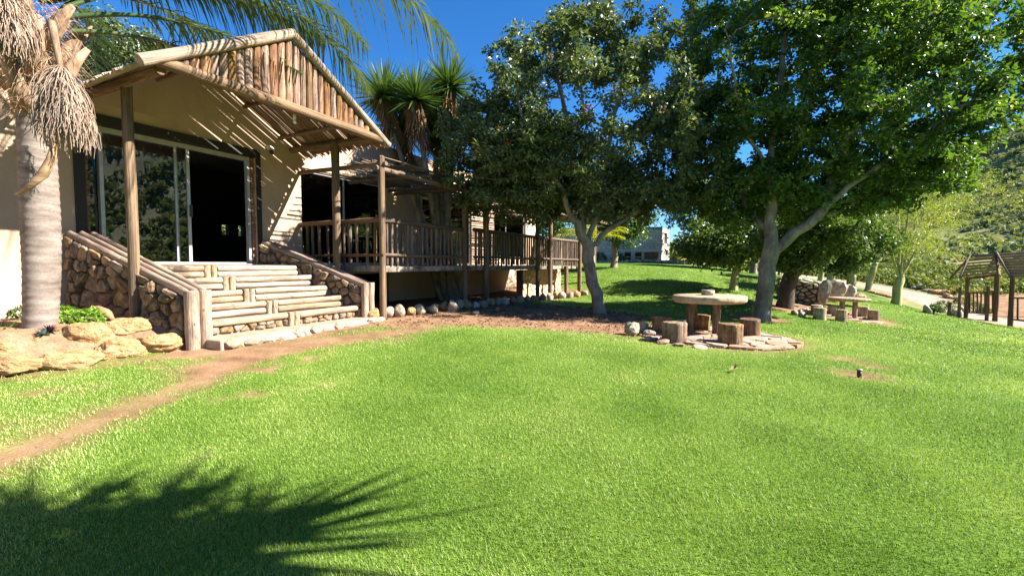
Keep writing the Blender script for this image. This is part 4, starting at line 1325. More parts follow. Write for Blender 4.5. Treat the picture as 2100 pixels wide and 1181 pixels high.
tree('coral_tree', 'leaning coral tree with pale forked trunk and orange blossom tips beside the far deck', B, limbs,
     [((cc.x + .1, cc.y - .3, cc.z + .15), (3.1, 3.0, 2.75), 9, .45), (A3(1020, 320, Y1 + .2), (1.6, 2.2, 1.6), 5, .2), (A3(1120, 330, Y1 - .6), (1.5, 1.8, 1.2), 2.6, .2), (A3(1370, 330, Y1 + .8), (1.4, 1.8, 1.6), 2.6, .2), (A3(1190, 95, Y1 + .6), (2.3, 1.9, .8), 2.2, .2), (A3(1070, 405, Y1 + .6), (1.7, 1.6, .75), 2.4, .2), (A3(1280, 400, Y1 + .6), (1.5, 1.4, .7), 1.6, .2)],
     1050, 'leaf_coral', 'bark', .155, 84000, .118, .072, clus=.23, seed=4, blossoms=150, r_tip=.011, wob=.03, zmin=2.75)

# the big spreading tree beside the near table
b2 = G(1563, 656); Y2 = b2.y
B = (b2.x, b2.y, b2.z - .12)
limbs = [[B, A3(1566, 610, Y2), A3(1574, 560, Y2), A3(1578, 525, Y2), A3(1580, 500, Y2)],
         [A3(1578, 520, Y2), A3(1581, 450, Y2), A3(1580, 380, Y2), A3(1582, 290, Y2 + .1), A3(1600, 180, Y2 + .3), A3(1612, 60, Y2 + .5), A3(1620, -80, Y2 + .6)],
         [A3(1576, 530, Y2), A3(1610, 492, Y2 - .1), A3(1650, 460, Y2 - .3), A3(1685, 436, Y2 - .4), A3(1740, 385, Y2 - .6), A3(1820, 330, Y2 - .8), A3(1920, 255, Y2 - .9), A3(2010, 195, Y2 - .9)],
         [A3(1690, 433, Y2 - .4), A3(1712, 360, Y2 - .2), A3(1745, 260, Y2), A3(1790, 140, Y2 + .2), A3(1830, 10, Y2 + .3), A3(1850, -90, Y2 + .3)],
         [A3(1640, 468, Y2 - .25), A3(1690, 445, Y2 + .5), A3(1780, 400, Y2 + 1.1), A3(1900, 350, Y2 + 1.6), A3(2000, 290, Y2 + 1.8)],
         [A3(1580, 470, Y2), A3(1545, 440, Y2 + .5), A3(1500, 380, Y2 + .9), A3(1460, 280, Y2 + 1.2), A3(1435, 150, Y2 + 1.4), A3(1420, 20, Y2 + 1.4)],
         [A3(1580, 400, Y2), A3(1620, 330, Y2 + .7), A3(1660, 220, Y2 + 1.2), A3(1700, 90, Y2 + 1.5), A3(1720, -60, Y2 + 1.5)],
         [A3(1581, 360, Y2), A3(1540, 290, Y2 - .6), A3(1510, 190, Y2 - 1.0), A3(1490, 60, Y2 - 1.2)]]
def tip2(T):
    """the crown keeps clear of the lawn in front: its near edge is trimmed high"""
    return (T[:, 1] > 9.3)
tree('spreading_tree', 'big spreading broad-leaved tree whose forked trunk stands behind the near table', B, limbs,
     [(A3(1610, 150, Y2 + .4), (3.1, 3.3, 3.6), 8, .35), (A3(1790, 190, Y2 + .2), (3.3, 3.1, 3.2), 8, .35), (A3(1935, 150, Y2 + .2), (1.6, 2.2, 2.2), 2.8, .2),
      (A3(1640, -60, Y2 + .8), (3.4, 2.9, 2.2), 5, .35), (A3(1560, 400, Y2 + .9), (2.2, 2.0, .95), 2.6, .2), (A3(1800, 385, Y2 + .6), (2.1, 1.9, .8), 2.2, .2), (A3(1440, 280, Y2 + 1.2), (1.2, 2.0, 2.3), 2.2, .2)],
     1450, 'leaf_big', 'bark', .215, 122000, .135, .085, clus=.25, seed=9, r_tip=.010, wob=.03, zmin=2.5, thin=tip2)

def simple_tree(name, label, px, py, crown_px, leaf, bark, r_base, ntips, nleaf, Ls, Ws, clus, seed, forks=4, fork_px=None, dy=1.0, lean=0, group=None, up=.25, Yb=None, tp=1.0, zmin=None, shell=.3):
    g = G(px, py) if Yb is None else Vector((at(px, py, Yb).x, Yb, H(at(px, py, Yb).x, Yb)))
    Y = g.y
    B = (g.x, g.y, g.z - .1)
    fx, fy = fork_px
    r_ = random.Random(seed)
    limbs = [[B, A3((px * 2 + fx) / 3, (py * 2 + fy) / 3, Y), A3(fx, fy, Y)]]
    x0, y0, x1, y1 = crown_px
    for k in range(forks):
        f = (k + .5) / forks
        ex = x0 + (x1 - x0) * (.12 + .76 * f); ey = y0 + (y1 - y0) * r_.uniform(.2, .45)
        yy = Y + r_.uniform(-1, 1) * dy
        limbs.append([A3(fx, fy, Y), A3(fx + (ex - fx) * .35, fy + (ey - fy) * .4, Y + (yy - Y) * .4), A3(ex, ey, yy)])
    c = at((x0 + x1) / 2, (y0 + y1) / 2, Y); s = Y / FPX
    rx = (x1 - x0) / 2 * s; rz_ = (y1 - y0) / 2 * s
    crowns = [((c.x, c.y + dy * .2, c.z), (rx * .95, max(rx * .8, .8), rz_ * .95), 6, shell)]
    for k in range(5):
        a = r_.uniform(0, 6.28)
        crowns.append(((c.x + math.cos(a) * rx * .6, c.y + r_.uniform(-.5, .5) * rx, c.z + math.sin(a) * rz_ * .55), (rx * .45, rx * .45, rz_ * .45), 1.2, .2))
    return tree(name, label, B, limbs, crowns, ntips, leaf, bark, r_base, nleaf, Ls, Ws, clus=clus, seed=seed, group=group, up=up, tint_pow=tp, zmin=zmin, r_tip=.006)

simple_tree('garden_tree', 'small forked tree on the lawn in front of the grey block building', 1258, 547, (1185, 350, 1350, 505), 'leaf_mid', 'bark', .17, 170, 9000, .19, .12, .42, 21, fork_px=(1262, 500), Yb=25)
simple_tree('garden_tree', 'low bushy tree with pale trunk on the lawn bank behind the near table', 1503, 600, (1385, 425, 1600, 545), 'leaf_mid', 'bark_yellow', .15, 210, 12000, .17, .11, .38, 22, fork_px=(1512, 545), Yb=18.5)
simple_tree('garden_tree', 'dark-trunked tree in front of the dry stone wall', 1609, 628, (1545, 425, 1745, 555), 'leaf_mid', 'bark_dark', .24, 190, 10000, .15, .10, .34, 23, fork_px=(1622, 565), Yb=15.4)
simple_tree('garden_tree', 'leafy tree growing from twin yellow stems behind the far table', 1747, 602, (1665, 425, 1830, 560), 'leaf_mid', 'bark_yellow', .17, 170, 8000, .16, .10, .36, 24, fork_px=(1745, 570), Yb=19)
simple_tree('fever_tree', 'feathery yellow-green fever tree standing alone by the gravel drive', 1837, 625, (1730, 330, 1985, 545), 'leaf_fever', 'bark_yellow', .17, 300, 10500, .11, .030, .27, 25, fork_px=(1845, 575), forks=8, Yb=20, up=.4, dy=1.6)
simple_tree('fever_tree', 'tall feathery fever tree rising behind the twin-stemmed tree', 1700, 560, (1700, 300, 1960, 480), 'leaf_fever', 'bark_yellow', .18, 300, 10500, .11, .030, .27, 26, fork_px=(1730, 500), forks=6, Yb=25, up=.4)
simple_tree('fever_tree', 'golden-tipped feathery fever tree leaning towards the hillside', 1780, 555, (1800, 300, 2040, 500), 'leaf_fever', 'bark_yellow', .16, 300, 10500, .11, .030, .27, 27, fork_px=(1830, 490), forks=6, Yb=27, up=.3)
simple_tree('background_tree', 'pale olive tree beyond the stone edging beside the white end of the block building', 1440, 535, (1365, 360, 1500, 520), 'leaf_light', 'bark', .2, 150, 9000, .26, .16, .6, 28, fork_px=(1435, 480), Yb=33)
simple_tree('background_tree', 'rounded green tree behind the low bushy tree on the bank', 1545, 535, (1470, 350, 1640, 520), 'leaf_mid', 'bark', .2, 150, 9000, .24, .15, .55, 29, fork_px=(1550, 490), Yb=28)
simple_tree('background_tree', 'dark evergreen tree standing behind the house roof beside the palm', 235, 300, (150, 45, 345, 230), 'leaf_coral', 'bark_dark', .18, 200, 14000, .12, .07, .35, 30, fork_px=(245, 200), Yb=13.5)
simple_tree('background_tree', 'broad tree behind the far shelter at the end of the house', 1150, 540, (1010, 300, 1240, 500), 'leaf_mid', 'bark', .22, 170, 10000, .26, .16, .6, 31, fork_px=(1140, 480), Yb=31)
simple_tree('background_tree', 'small shady tree beyond the dry stone wall', 1680, 575, (1600, 440, 1720, 545), 'leaf_mid', 'bark_yellow', .12, 110, 6000, .2, .12, .45, 32, fork_px=(1687, 540), Yb=23)

simple_tree('background_tree', 'pale green tree behind the house, seen through its back windows', 470, 560, (380, 400, 580, 545), 'leaf_light', 'bark', .14, 110, 6000, .2, .13, .45, 33, fork_px=(475, 520), Yb=21)

# trees to the right of the view, which the door glass mirrors
def off_tree(label, x, y, hgt, rad_, seed, leaf):
    z = H(x, y)
    B = (x, y, z - .1)
    limbs = [[B, (x, y, z + hgt * .2), (x + .1, y, z + hgt * .33)]] + [[(x + .1, y, z + hgt * .33), (x + math.cos(a) * rad_ * .4, y + math.sin(a) * rad_ * .4, z + hgt * .55), (x + math.cos(a) * rad_ * .7, y + math.sin(a) * rad_ * .7, z + hgt * .75)] for a in (0.4, 1.9, 3.3, 4.9)]
    tree('garden_tree', label, B, limbs, [((x, y, z + hgt * .65), (rad_, rad_, hgt * .36), 1, .4)], 160, leaf, 'bark', .2, 9000, .24, .15, clus=.5, seed=seed)
off_tree('broad dark tree on the open lawn facing the porch', 17, 2.0, 6.5, 2.9, 41, 'leaf_mid')
off_tree('taller bright-leaved tree on the lawn edge facing the porch', 22, -3.5, 7.5, 3.2, 42, 'leaf_big')

# ------------------------------------------------------------------ palms and yuccas
def blades_np(P_, D0_, side, L_, W_, droop, seg=3, fold=.0):
    """long narrow leaves that sag under their own weight; arrays of n leaves"""
    n = len(P_); rows = []
    D0_ = nrm(D0_); side = nrm(side)
    for k in range(seg + 1):
        u = k / seg
        c = P_ + D0_ * (L_ * u)[:, None] + np.array([0, 0, -1.]) * (L_ * droop * u * u)[:, None]
        w = (W_ * .5 * (1 - u) ** .7 * (1 if k else .7))[:, None] if k < seg else (W_ * .03)[:, None]
        rows.append(np.stack([c - side * w, c + side * w], 1))
    V = np.concatenate(rows, 1).reshape(-1, 3)
    m = 2 * (seg + 1)
    b = (np.arange(n) * m)[:, None]
    F = np.concatenate([b + [2 * k, 2 * k + 1, 2 * k + 3, 2 * k + 2] for k in range(seg)], 1).reshape(-1, 4)
    return V, F, m

def frond(parent, o, az, el0, el1, L_, leaf_len=.6, n=64, mat='leaf_palm', r0=.03, bare=.28, seed=0, hang=.6, dead=0.0, wid=.03):
    r_ = np.random.default_rng(seed)
    S = 26
    p = np.array(o, float); pts = [p.copy()]; tans = []
    for i in range(S):
        e = R(el0 + (el1 - el0) * ((i + .5) / S) ** 1.15)
        a = az + .12 * math.sin(i * .2 + seed)
        d = np.array([math.sin(a) * math.cos(e), math.cos(a) * math.cos(e), math.sin(e)])
        tans.append(d); p = p + d * L_ / S; pts.append(p.copy())
    tans.append(tans[-1])
    pts = np.array(pts); tans = np.array(tans)
    mb = MB(); mb.tube([tuple(q) for q in pts], [max(.004, r0 * (1 - i / (S + 1)) ** .8) for i in range(S + 1)], 6)
    me_r = np.array(mb.v)
    u = np.linspace(bare, .995, n)
    P_ = np.stack([np.interp(u * S, np.arange(S + 1), pts[:, i]) for i in range(3)], 1)
    T = nrm(np.stack([np.interp(u * S, np.arange(S + 1), tans[:, i]) for i in range(3)], 1))
    sd = nrm(np.cross(T, np.array([0, 0, 1.])))
    up_ = np.cross(sd, T)
    Vs = []; Fs = []; off = 0; tt = []
    for s in (-1, 1):
        ang = r_.uniform(-.35, .5, n)[:, None]
        D_ = sd * s * .8 + T * .65 + up_ * ang
        prof = np.sin(np.clip((u - bare) / (1 - bare), 0, 1) * math.pi * .86 + .35) ** .7
        Ls = leaf_len * np.clip(prof, .25, 1) * r_.uniform(.85, 1.1, n)
        V, F, m = blades_np(P_, D_ + r_.normal(size=(n, 3)) * .08, np.cross(nrm(D_), up_) * .9 + up_ * .3, Ls, np.full(n, wid), np.full(n, hang) * r_.uniform(.7, 1.25, n))
        Vs.append(V); Fs.append(F + off); off += len(V)
        tn = np.clip(r_.uniform(.1, .8, n) + (r_.random(n) < .05 + dead) * .5, 0, 1)
        tt.append(np.repeat(tn, m))
    # stalk as quads too
    F = [f for f in mb.f if len(f) == 4]
    Vs.append(me_r); Fs.append(np.array(F) + off); tt.append(np.full(len(me_r), .55 + dead * .4))
    return link('frond', mesh_np('frond', np.concatenate(Vs), np.concatenate(Fs), M[mat], True, np.concatenate(tt)), parent)

PB = at(82, 690, 6.2)
palm = tag(empty('palm_tree', (PB.x, PB.y, PB.z)), 'feather palm with a ringed grey trunk and dry hanging tassels by the porch', 'palm tree')
mb = MB()
cx = [(82, 705, 1.0), (84, 640, .93), (86, 560, .98), (84, 470, 1.03), (80, 380, 1.0), (76, 300, .97), (72, 220, .95), (68, 150, .9), (66, 80, .8), (66, 30, .6)]
pts = [at(x, y, 6.2) for x, y, _ in cx]
P_ = np.array([tuple(p) for p in pts]); rr = np.array([c[2] for c in cx]) * .192
d = np.r_[0, np.cumsum(np.linalg.norm(np.diff(P_, axis=0), axis=1))]
s = np.arange(0, d[-1], .028)
pl = [tuple(np.interp(v, d, P_[:, i]) for i in range(3)) for v in s]
ra = [float(np.interp(v, d, rr)) * (1 + (.028 if (k % 4 == 0) else (.006 if k % 4 == 1 else -.006)) + rng.uniform(-.006, .006)) for k, v in enumerate(s)]
mb.tube(pl, ra, 22, True, .006)
M['palm_bark'] = noise_mat('ringed_palm_bark', [(0.10, 0.075, 0.06), (0.21, 0.165, 0.14), (0.29, 0.24, 0.21)], (2.2, 2.2, 11), bump=.6, bump_d=.012, fine=.2, fine_scale=45)
mb.build('trunk', M['palm_bark'], palm, True)
PC = at(70, 20, 6.2)
# old leaf bases
for k in range(15):
    a = k * 2.4 + .4; h = .05 + k * .085
    o_ = at(72, 250, 6.2) + Vector((0, 0, h))
    dr = Vector((math.sin(a), math.cos(a), 0))
    L_ = rng.uniform(.42, .75)
    mbk = MB()
    q = [o_ + dr * .17, o_ + dr * .34 + Vector((0, 0, L_ * .35)), o_ + dr * .46 + Vector((0, 0, L_ * .72)), o_ + dr * .62 + Vector((0, 0, L_))]
    mbk.tube(q, [.13, .10, .07, .035], 10, True, .10)
    mbk.build('leaf_base', M['dead_frond'], palm, True)
# ragged fibre round the crown
n = 1500
az_ = nr.uniform(0, 6.28, n); hz = nr.uniform(.0, 1.5, n)
o_ = np.array(tuple(at(72, 240, 6.2)))
dv = np.stack([np.sin(az_), np.cos(az_), np.zeros(n)], 1)
Pf = o_ + dv * nr.uniform(.2, .5, n)[:, None] * (1 - .25 * hz / 1.5)[:, None] + np.array([0, 0, 1.]) * hz[:, None]
V, F, m_ = blades_np(Pf, dv * .7 + nr.normal(size=(n, 3)) * .5 + np.array([0, 0, .2]), np.cross(dv, nr.normal(size=(n, 3))), nr.uniform(.12, .42, n), np.full(n, .009), np.full(n, .9))
fb = link('fibre', mesh_np('fibre', V, F, M['dead_frond'], False), palm); fb['kind'] = 'stuff'

def tassel(parent, top, tip_dir, L_, spread, n, seed):
    r_ = np.random.default_rng(seed)
    Vs = []; Fs = []; off = 0
    top = np.array(tuple(top)); tip_dir = np.array(tip_dir, float); tip_dir /= np.linalg.norm(tip_dir)
    for k in range(n):
        f = r_.uniform(.05, .62)
        b = top + tip_dir * L_ * f
        a = r_.uniform(0, 6.28)
        out = np.array([math.cos(a), math.sin(a), 0]) * spread * r_.uniform(.4, 1.0)
        S = 9
        ln = L_ * r_.uniform(.42, .75) * (1.15 - .45 * f)
        u = np.linspace(0, 1, S)[:, None]
        c = b + out * np.sin(u * 1.5) * 1.0 + np.array([0, 0, -1.]) * ln * u ** 1.35 + np.array([0, 0, .06]) * np.sin(u * 3)
        ph = r_.uniform(0, 6.28, 2)
        wv = np.cumsum(r_.normal(size=(S, 2)) * .006, 0) + np.stack([np.sin(u[:, 0] * 16 + ph[0]), np.cos(u[:, 0] * 14 + ph[1])], 1) * .014 * u
        c[:, :2] += wv
        V, F = tubes_np([np.arange(S)], c, np.linspace(.0062, .0034, S))
        Vs.append(V); Fs.append(F + off); off += len(V)
    o = link('tassel', mesh_np('tassel', np.concatenate(Vs), np.concatenate(Fs), M['tassel'], True), parent)
    o['kind'] = 'stuff'
    mb = MB(); mb.tube([tuple(top - tip_dir * .5), tuple(top - tip_dir * .12), tuple(top + tip_dir * L_ * .35), tuple(top + tip_dir * L_ * .6)], [.04, .035, .022, .008], 8)
    mb.build('tassel_stalk', M['dead_frond'], parent, True)
tassel(palm, at(122, 128, 5.72), (.20, -.05, -1), .92, .30, 620, 3)
tassel(palm, at(5, -40, 5.6), (.1, -.1, -1), .80, .32, 420, 4)
# boat-shaped spathe hanging under the near tassel
mb = MB()
sp = [at(112, 295, 5.62), at(104, 330, 5.58), at(88, 358, 5.55), at(62, 382, 5.52), at(35, 402, 5.5)]
mb.tube(sp, [.03, .05, .055, .035, .005], 9, True, .08)
mb.build('spathe', M['spathe'], palm, True)
base = Vector((PC.x, PC.y, PC.z))
fr = [((PC.x + .15, PC.y + .05, PC.z + .35), R(74), 40, -54, 6.1, .80, 84),      # long arching frond over the gable
      ((PC.x + .15, PC.y + .1, PC.z + .3), R(47), 40, -52, 5.0, .75, 80),
      ((PC.x + .3, PC.y + .15, PC.z - .02), R(52), 22, -24, 3.0, .55, 66),
      ((PC.x + .3, PC.y + .2, PC.z - .18), R(47), 18, -22, 2.3, .42, 52),
      ((PC.x + .15, PC.y + .25, PC.z + .15), R(44), 42, -22, 3.9, .62, 84),
      ((PC.x + .15, PC.y + .2, PC.z + .25), R(50), 50, -42, 4.8, .75, 80),
      ((PC.x + .1, PC.y + .2, PC.z + .25), R(30), 48, -30, 4.2, .6, 70),
      ((PC.x, PC.y + .2, PC.z + .2), R(10), 40, -40, 3.8, .6, 50), ((PC.x - .1, PC.y + .2, PC.z + .2), R(-30), 35, -50, 3.8, .6, 50),
      ((PC.x - .2, PC.y, PC.z + .2), R(-75), 30, -55, 3.8, .6, 50), ((PC.x - .2, PC.y - .1, PC.z + .2), R(-115), 40, -50, 3.6, .6, 50),
      ((PC.x, PC.y, PC.z + .4), R(110), 72, 10, 4.0, .6, 56), ((PC.x, PC.y, PC.z + .4), R(20), 75, 0, 3.8, .6, 56), ((PC.x, PC.y, PC.z + .4), R(-60), 75, 5, 3.6, .6, 50)]
for k, (o_, az, e0, e1, L_, ll, n) in enumerate(fr):
    frond(palm, o_, az, e0, e1, L_, ll, n, seed=50 + k, dead=.55 if k == 3 else .0, hang=.85 if k < 6 else .6, r0=.034, wid=.034)

def yucca(name, label, base, heads, leafL, nl, trunk_r, seed, skirt=True, group=None, seg=3, droop=.12, wid=.066):
    r_ = np.random.default_rng(seed)
    root = tag(empty(name, base), label, 'yucca', group)
    bx = Vector(base)
    for k, hd in enumerate(heads):
        hd = Vector(hd)
        m1 = bx.lerp(hd, .45) + Vector((r_.uniform(-.1, .1), r_.uniform(-.1, .1) - (.5 if not skirt else 0), .1))
        mb = MB(); mb.tube([bx + Vector((.12 * k, .05 * k, -.1)), m1, hd], [trunk_r * 1.2, trunk_r, trunk_r * .75], 10, True, .05)
        mb.build('stem', M['bark'], root, True)
        # living sword leaves
        ph = r_.uniform(0, 6.28, nl); el = np.arcsin(r_.uniform(-.45, 1, nl))
        D_ = np.stack([np.cos(ph) * np.cos(el), np.sin(ph) * np.cos(el), np.sin(el)], 1)
        sd = np.cross(D_, np.array([0, 0, 1.])) + r_.normal(size=(nl, 3)) * .25
        Ls = leafL * r_.uniform(.75, 1.08, nl)
        V, F, m = blades_np(np.array(tuple(hd)) + D_ * .06, D_, sd, Ls, np.full(nl, wid), droop * (1 - .5 * D_[:, 2]), seg=seg)
        tn = np.clip(.35 + .35 * D_[:, 2] + r_.uniform(-.25, .25, nl) + (D_[:, 2] < -.2) * r_.uniform(0, .5, nl), 0, 1)
        link('leaf_head', mesh_np('leaf_head', V, F, M['leaf_yucca'], False, np.repeat(tn, m)), root)
        if skirt:
            ns = 330
            ph = r_.uniform(0, 6.28, ns); hz = r_.uniform(-.95, .0, ns)
            D_ = np.stack([np.cos(ph) * .28, np.sin(ph) * .28, np.full(ns, -1.)], 1)
            ax = (bx - hd).normalized()
            O = np.array(tuple(hd)) + np.outer(-hz * 1.0, np.array(tuple(ax))) + D_ * [.5, .5, 0]
            V, F, m = blades_np(O, D_ + r_.normal(size=(ns, 3)) * .12, np.cross(D_, np.array([math.cos(1), 0, .2])) + r_.normal(size=(ns, 3)) * .3, r_.uniform(.4, .7, ns), np.full(ns, .055), np.zeros(ns), seg=2)
            link('dead_skirt', mesh_np('dead_skirt', V, F, M['skirt'], False), root)
    return root
yb = HW(7.9, 1.05, 0); yb.z = H(yb.x, yb.y)
yucca('yucca', 'tall three-headed yucca with brown dead-leaf skirts rising through the deck trellis', yb,
      [at(788, 200, 13.4), at(850, 205, 13.2), at(920, 180, 14.2), at(890, 235, 14.5), at(935, 250, 14.9), at(825, 265, 14.1), at(905, 300, 14.6)], 1.10, 380, .085, 61)
# a yucca just outside the frame whose heads throw the spiky shadow on the lawn
def shadow_head(px, py, z):
    g = G(px, py)
    k_ = (z - g.z) / math.tan(R(SUN_EL))
    return (g.x + k_ * math.sin(R(SUN_AZ)), g.y + k_ * math.cos(R(SUN_AZ)), z)
yucca('yucca', 'many-headed yucca on thin crooked stems leaning over the open lawn', (4.9, -.7, H(4.9, -.7)),
      [shadow_head(480, 1125, 4.0), shadow_head(340, 1175, 4.4), shadow_head(60, 1105, 4.9), shadow_head(180, 1160, 4.6), shadow_head(-80, 1140, 5.2), shadow_head(290, 1105, 4.5), shadow_head(420, 1150, 4.2), shadow_head(30, 1165, 4.9)], 1.02, 44, .07, 62, skirt=False, droop=.05, wid=.10)

# small golden palm behind the coral tree
gp_ = Vector((at(1215, 500, 21).x, 21, 0)); gp_.z = H(gp_.x, gp_.y)
sp_ = tag(empty('small_palm', gp_), 'small bright yellow-green palm behind the coral tree trunk', 'palm tree')
mb = MB(); mb.tube([gp_, gp_ + Vector((0, 0, 1.7))], [.14, .1], 10); mb.build('trunk', M['bark'], sp_, True)
for k in range(11):
    frond(sp_, tuple(gp_ + Vector((0, 0, 1.7))), k * .57, 62 - (k % 3) * 12, -25, 1.9, .42, 34, 'leaf_yellow', .015, .15, 80 + k, .35, wid=.035)

# ------------------------------------------------------------------ leafy plants in the bed
def bush_np(r_, c, rad, n, Ls, Ws, up=.6):
    d = nrm(r_.normal(size=(n, 3))); d[:, 2] = np.abs(d[:, 2]) * 1.0 - .1
    P_ = np.array(c) + d * np.array(rad) * (r_.uniform(.55, 1, n) ** .5)[:, None]
    Dr = d + r_.normal(size=(n, 3)) * .5
    Nm = nrm(d + np.array([0, 0, up]) + r_.normal(size=(n, 3)) * .3)
    Dr = Dr - Nm * (Dr * Nm).sum(1, keepdims=True) * .7
    return leaves_np(P_, Dr, Nm, Ls * r_.uniform(.7, 1.2, n), Ws * r_.uniform(.7, 1.2, n))
def leafy(name, label, cat, c, lobes, n, Ls, Ws, mat, seed, up=.6):
    r_ = np.random.default_rng(seed)
    Vs = []; Fs = []; off = 0
    for (dx, dy, dz, rx, ry, rz_) in lobes:
        V, F = bush_np(r_, (c[0] + dx, c[1] + dy, c[2] + dz), (rx, ry, rz_), n, Ls, Ws, up)
        Vs.append(V); Fs.append(F + off); off += len(V)
    V = np.concatenate(Vs)
    root = tag(empty(name, c), label, cat)
    link('foliage', mesh_np('foliage', V, np.concatenate(Fs), M[mat], False, np.repeat(r_.uniform(0, 1, len(V) // 4), 4)), root)
    mb = MB()
    for (dx, dy, dz, rx, ry, rz_) in lobes:
        mb2 = MB(); mb2.tube([(c[0], c[1], c[2] - .12), (c[0] + dx * .6, c[1] + dy * .6, c[2] + dz)], [.02, .012], 6); mb2.build('stem', M['bark'], root)
    return root
c = at(150, 664, 6.45)
leafy('shrub', 'bright green two-lobed shrub at the foot of the stone cheek wall', 'shrub', tuple(c), [(-.16, 0, .06, .22, .2, .2), (.2, .05, .05, .2, .18, .17)], 520, .075, .024, 'leaf_shrub', 71)
c = at(42, 650, 6.6)
leafy('shrub', 'small dark green shrub between the palm trunk and the wall', 'shrub', tuple(c), [(0, 0, .02, .13, .12, .14)], 220, .06, .03, 'leaf_mid', 72)
def rosette(name, label, c, n, L_, W_, mat, seed, el=(.1, 1.2), droop=.1):
    r_ = np.random.default_rng(seed)
    ph = np.arange(n) * 2.4 + r_.uniform(-.2, .2, n); e = np.linspace(el[0], el[1], n)
    D_ = np.stack([np.cos(ph) * np.cos(e), np.sin(ph) * np.cos(e), np.sin(e)], 1)
    V, F, m = blades_np(np.repeat(np.array([tuple(c)]), n, 0), D_, np.cross(D_, np.array([0, 0, 1.])), L_ * r_.uniform(.8, 1.1, n), np.full(n, W_), np.full(n, droop))
    return tag(link(name, mesh_np(name, V, F, M[mat], False, np.repeat(r_.uniform(0, 1, n), m))), label, 'plant')
rosette('strap_leaf_plant', 'arching strap-leaved green plant between the palm and the house wall', at(8, 690, 6.0), 26, .42, .05, 'leaf_shrub', 73, (.15, 1.2), .35)
rosette('strap_leaf_plant', 'smaller strap-leaved plant half behind the pale boulder', at(-30, 705, 5.9), 20, .4, .05, 'leaf_shrub', 74, (.15, 1.2), .35)
rosette('succulent', 'dark purple succulent rosette at the foot of the palm trunk', at(102, 681, 6.02), 46, .14, .03, 'succulent_dark', 75)
rosette('succulent', 'pale teal succulent rosette in front of the palm trunk', at(88, 686, 5.95), 46, .10, .045, 'succulent_teal', 76)
mb = MB(); q = [at(183, 630, 6.7), at(200, 634, 6.66), at(218, 643, 6.6), at(232, 655, 6.55)]
mb.tube(q, [.01, .06, .075, .02], 7, True, .1); tag(mb.build('dry_palm_sheath', M['skirt'], None, True), 'curled brown palm sheath lying against the cheek wall', 'dry leaf')

# ------------------------------------------------------------------ tables and stump stools
def stump(px, py, wpx, h, label, grp, mat='stump'):
    g = G(px, py); s_ = g.y / FPX; r = wpx * s_ / 2 * math.cos(math.atan((px - 1050) / FPX))
    cy = g.y + r * .8
    z = H(g.x, cy)
    mb = MB(); n = 22; jitter = [1 + rng.uniform(-.025, .025) for _ in range(n)]
    cr = rng.uniform(0, 6.28)
    rings = [(0, 1.04), (.3, .99), (.8, .98), (.96, 1.0), (1.0, .955)]
    for f, q in rings:
        for k in range(n):
            a = 2 * math.pi * k / n
            gr = .05 * math.sin(a * 7 + cr) * .5 + .02 * math.sin(a * 13 + cr * 3)
            mb.v.append((r * q * jitter[k] * (1 + gr) * math.cos(a), r * q * jitter[k] * (1 + gr) * math.sin(a), h * f + (rng.uniform(-.004, .004) if f > .9 else 0) - (.04 if f == 0 else 0)))
    for l in range(len(rings) - 1):
        for k in range(n):
            mb.f.append((l * n + k, l * n + (k + 1) % n, (l + 1) * n + (k + 1) % n, (l + 1) * n + k))
    mb.v.append((0, 0, h * 1.002)); t_ = len(mb.v) - 1
    for k in range(n): mb.f.append(((len(rings) - 1) * n + k, (len(rings) - 1) * n + (k + 1) % n, t_))
    o = mb.build('stump_stool', M[mat], None, True)
    o.location = (g.x, cy, z); o.rotation_euler = (rng.uniform(-.03, .03), rng.uniform(-.03, .03), rng.uniform(0, 6.28))
    return tag(o, label, 'stool', grp)
g1 = 'stump stools round the near table'; g2 = 'stump stools round the far table'
stump(1390, 703, 53, .335, 'orange-grained stump stool at the near table, beside the thin reddish slabs', g1)
stump(1507, 706, 54, .335, 'dark-grained stump stool at the near table, on the sunny flagstones facing the open lawn', g1)
stump(1546, 690, 46, .33, 'pale-topped stump stool between the near table and the spreading tree', g1)
stump(1361, 684, 40, .33, 'shaded stump stool at the near table beside the grey rocks', g1)
stump(1443, 679, 38, .32, 'stump stool behind the legs of the near table', g1)
for px, py, w, lab in ((1687, 656.5, 28, 'squat cracked stump stool at the far table, beside the pale rocks'), (1680, 650, 26, 'dark-topped stump stool behind the cracked one at the far table'), (1716, 649, 28, 'stump stool behind the far table, beside its leg'),
                       (1731, 660, 25, 'low stump stool in front of the far table legs'), (1776, 651, 27, 'stump stool at the back of the far table, towards the drive'), (1797.5, 658, 25, 'round pale stump stool at the sunny end of the far table')):
    stump(px, py, w, .34, lab, g2, 'stump_pale')

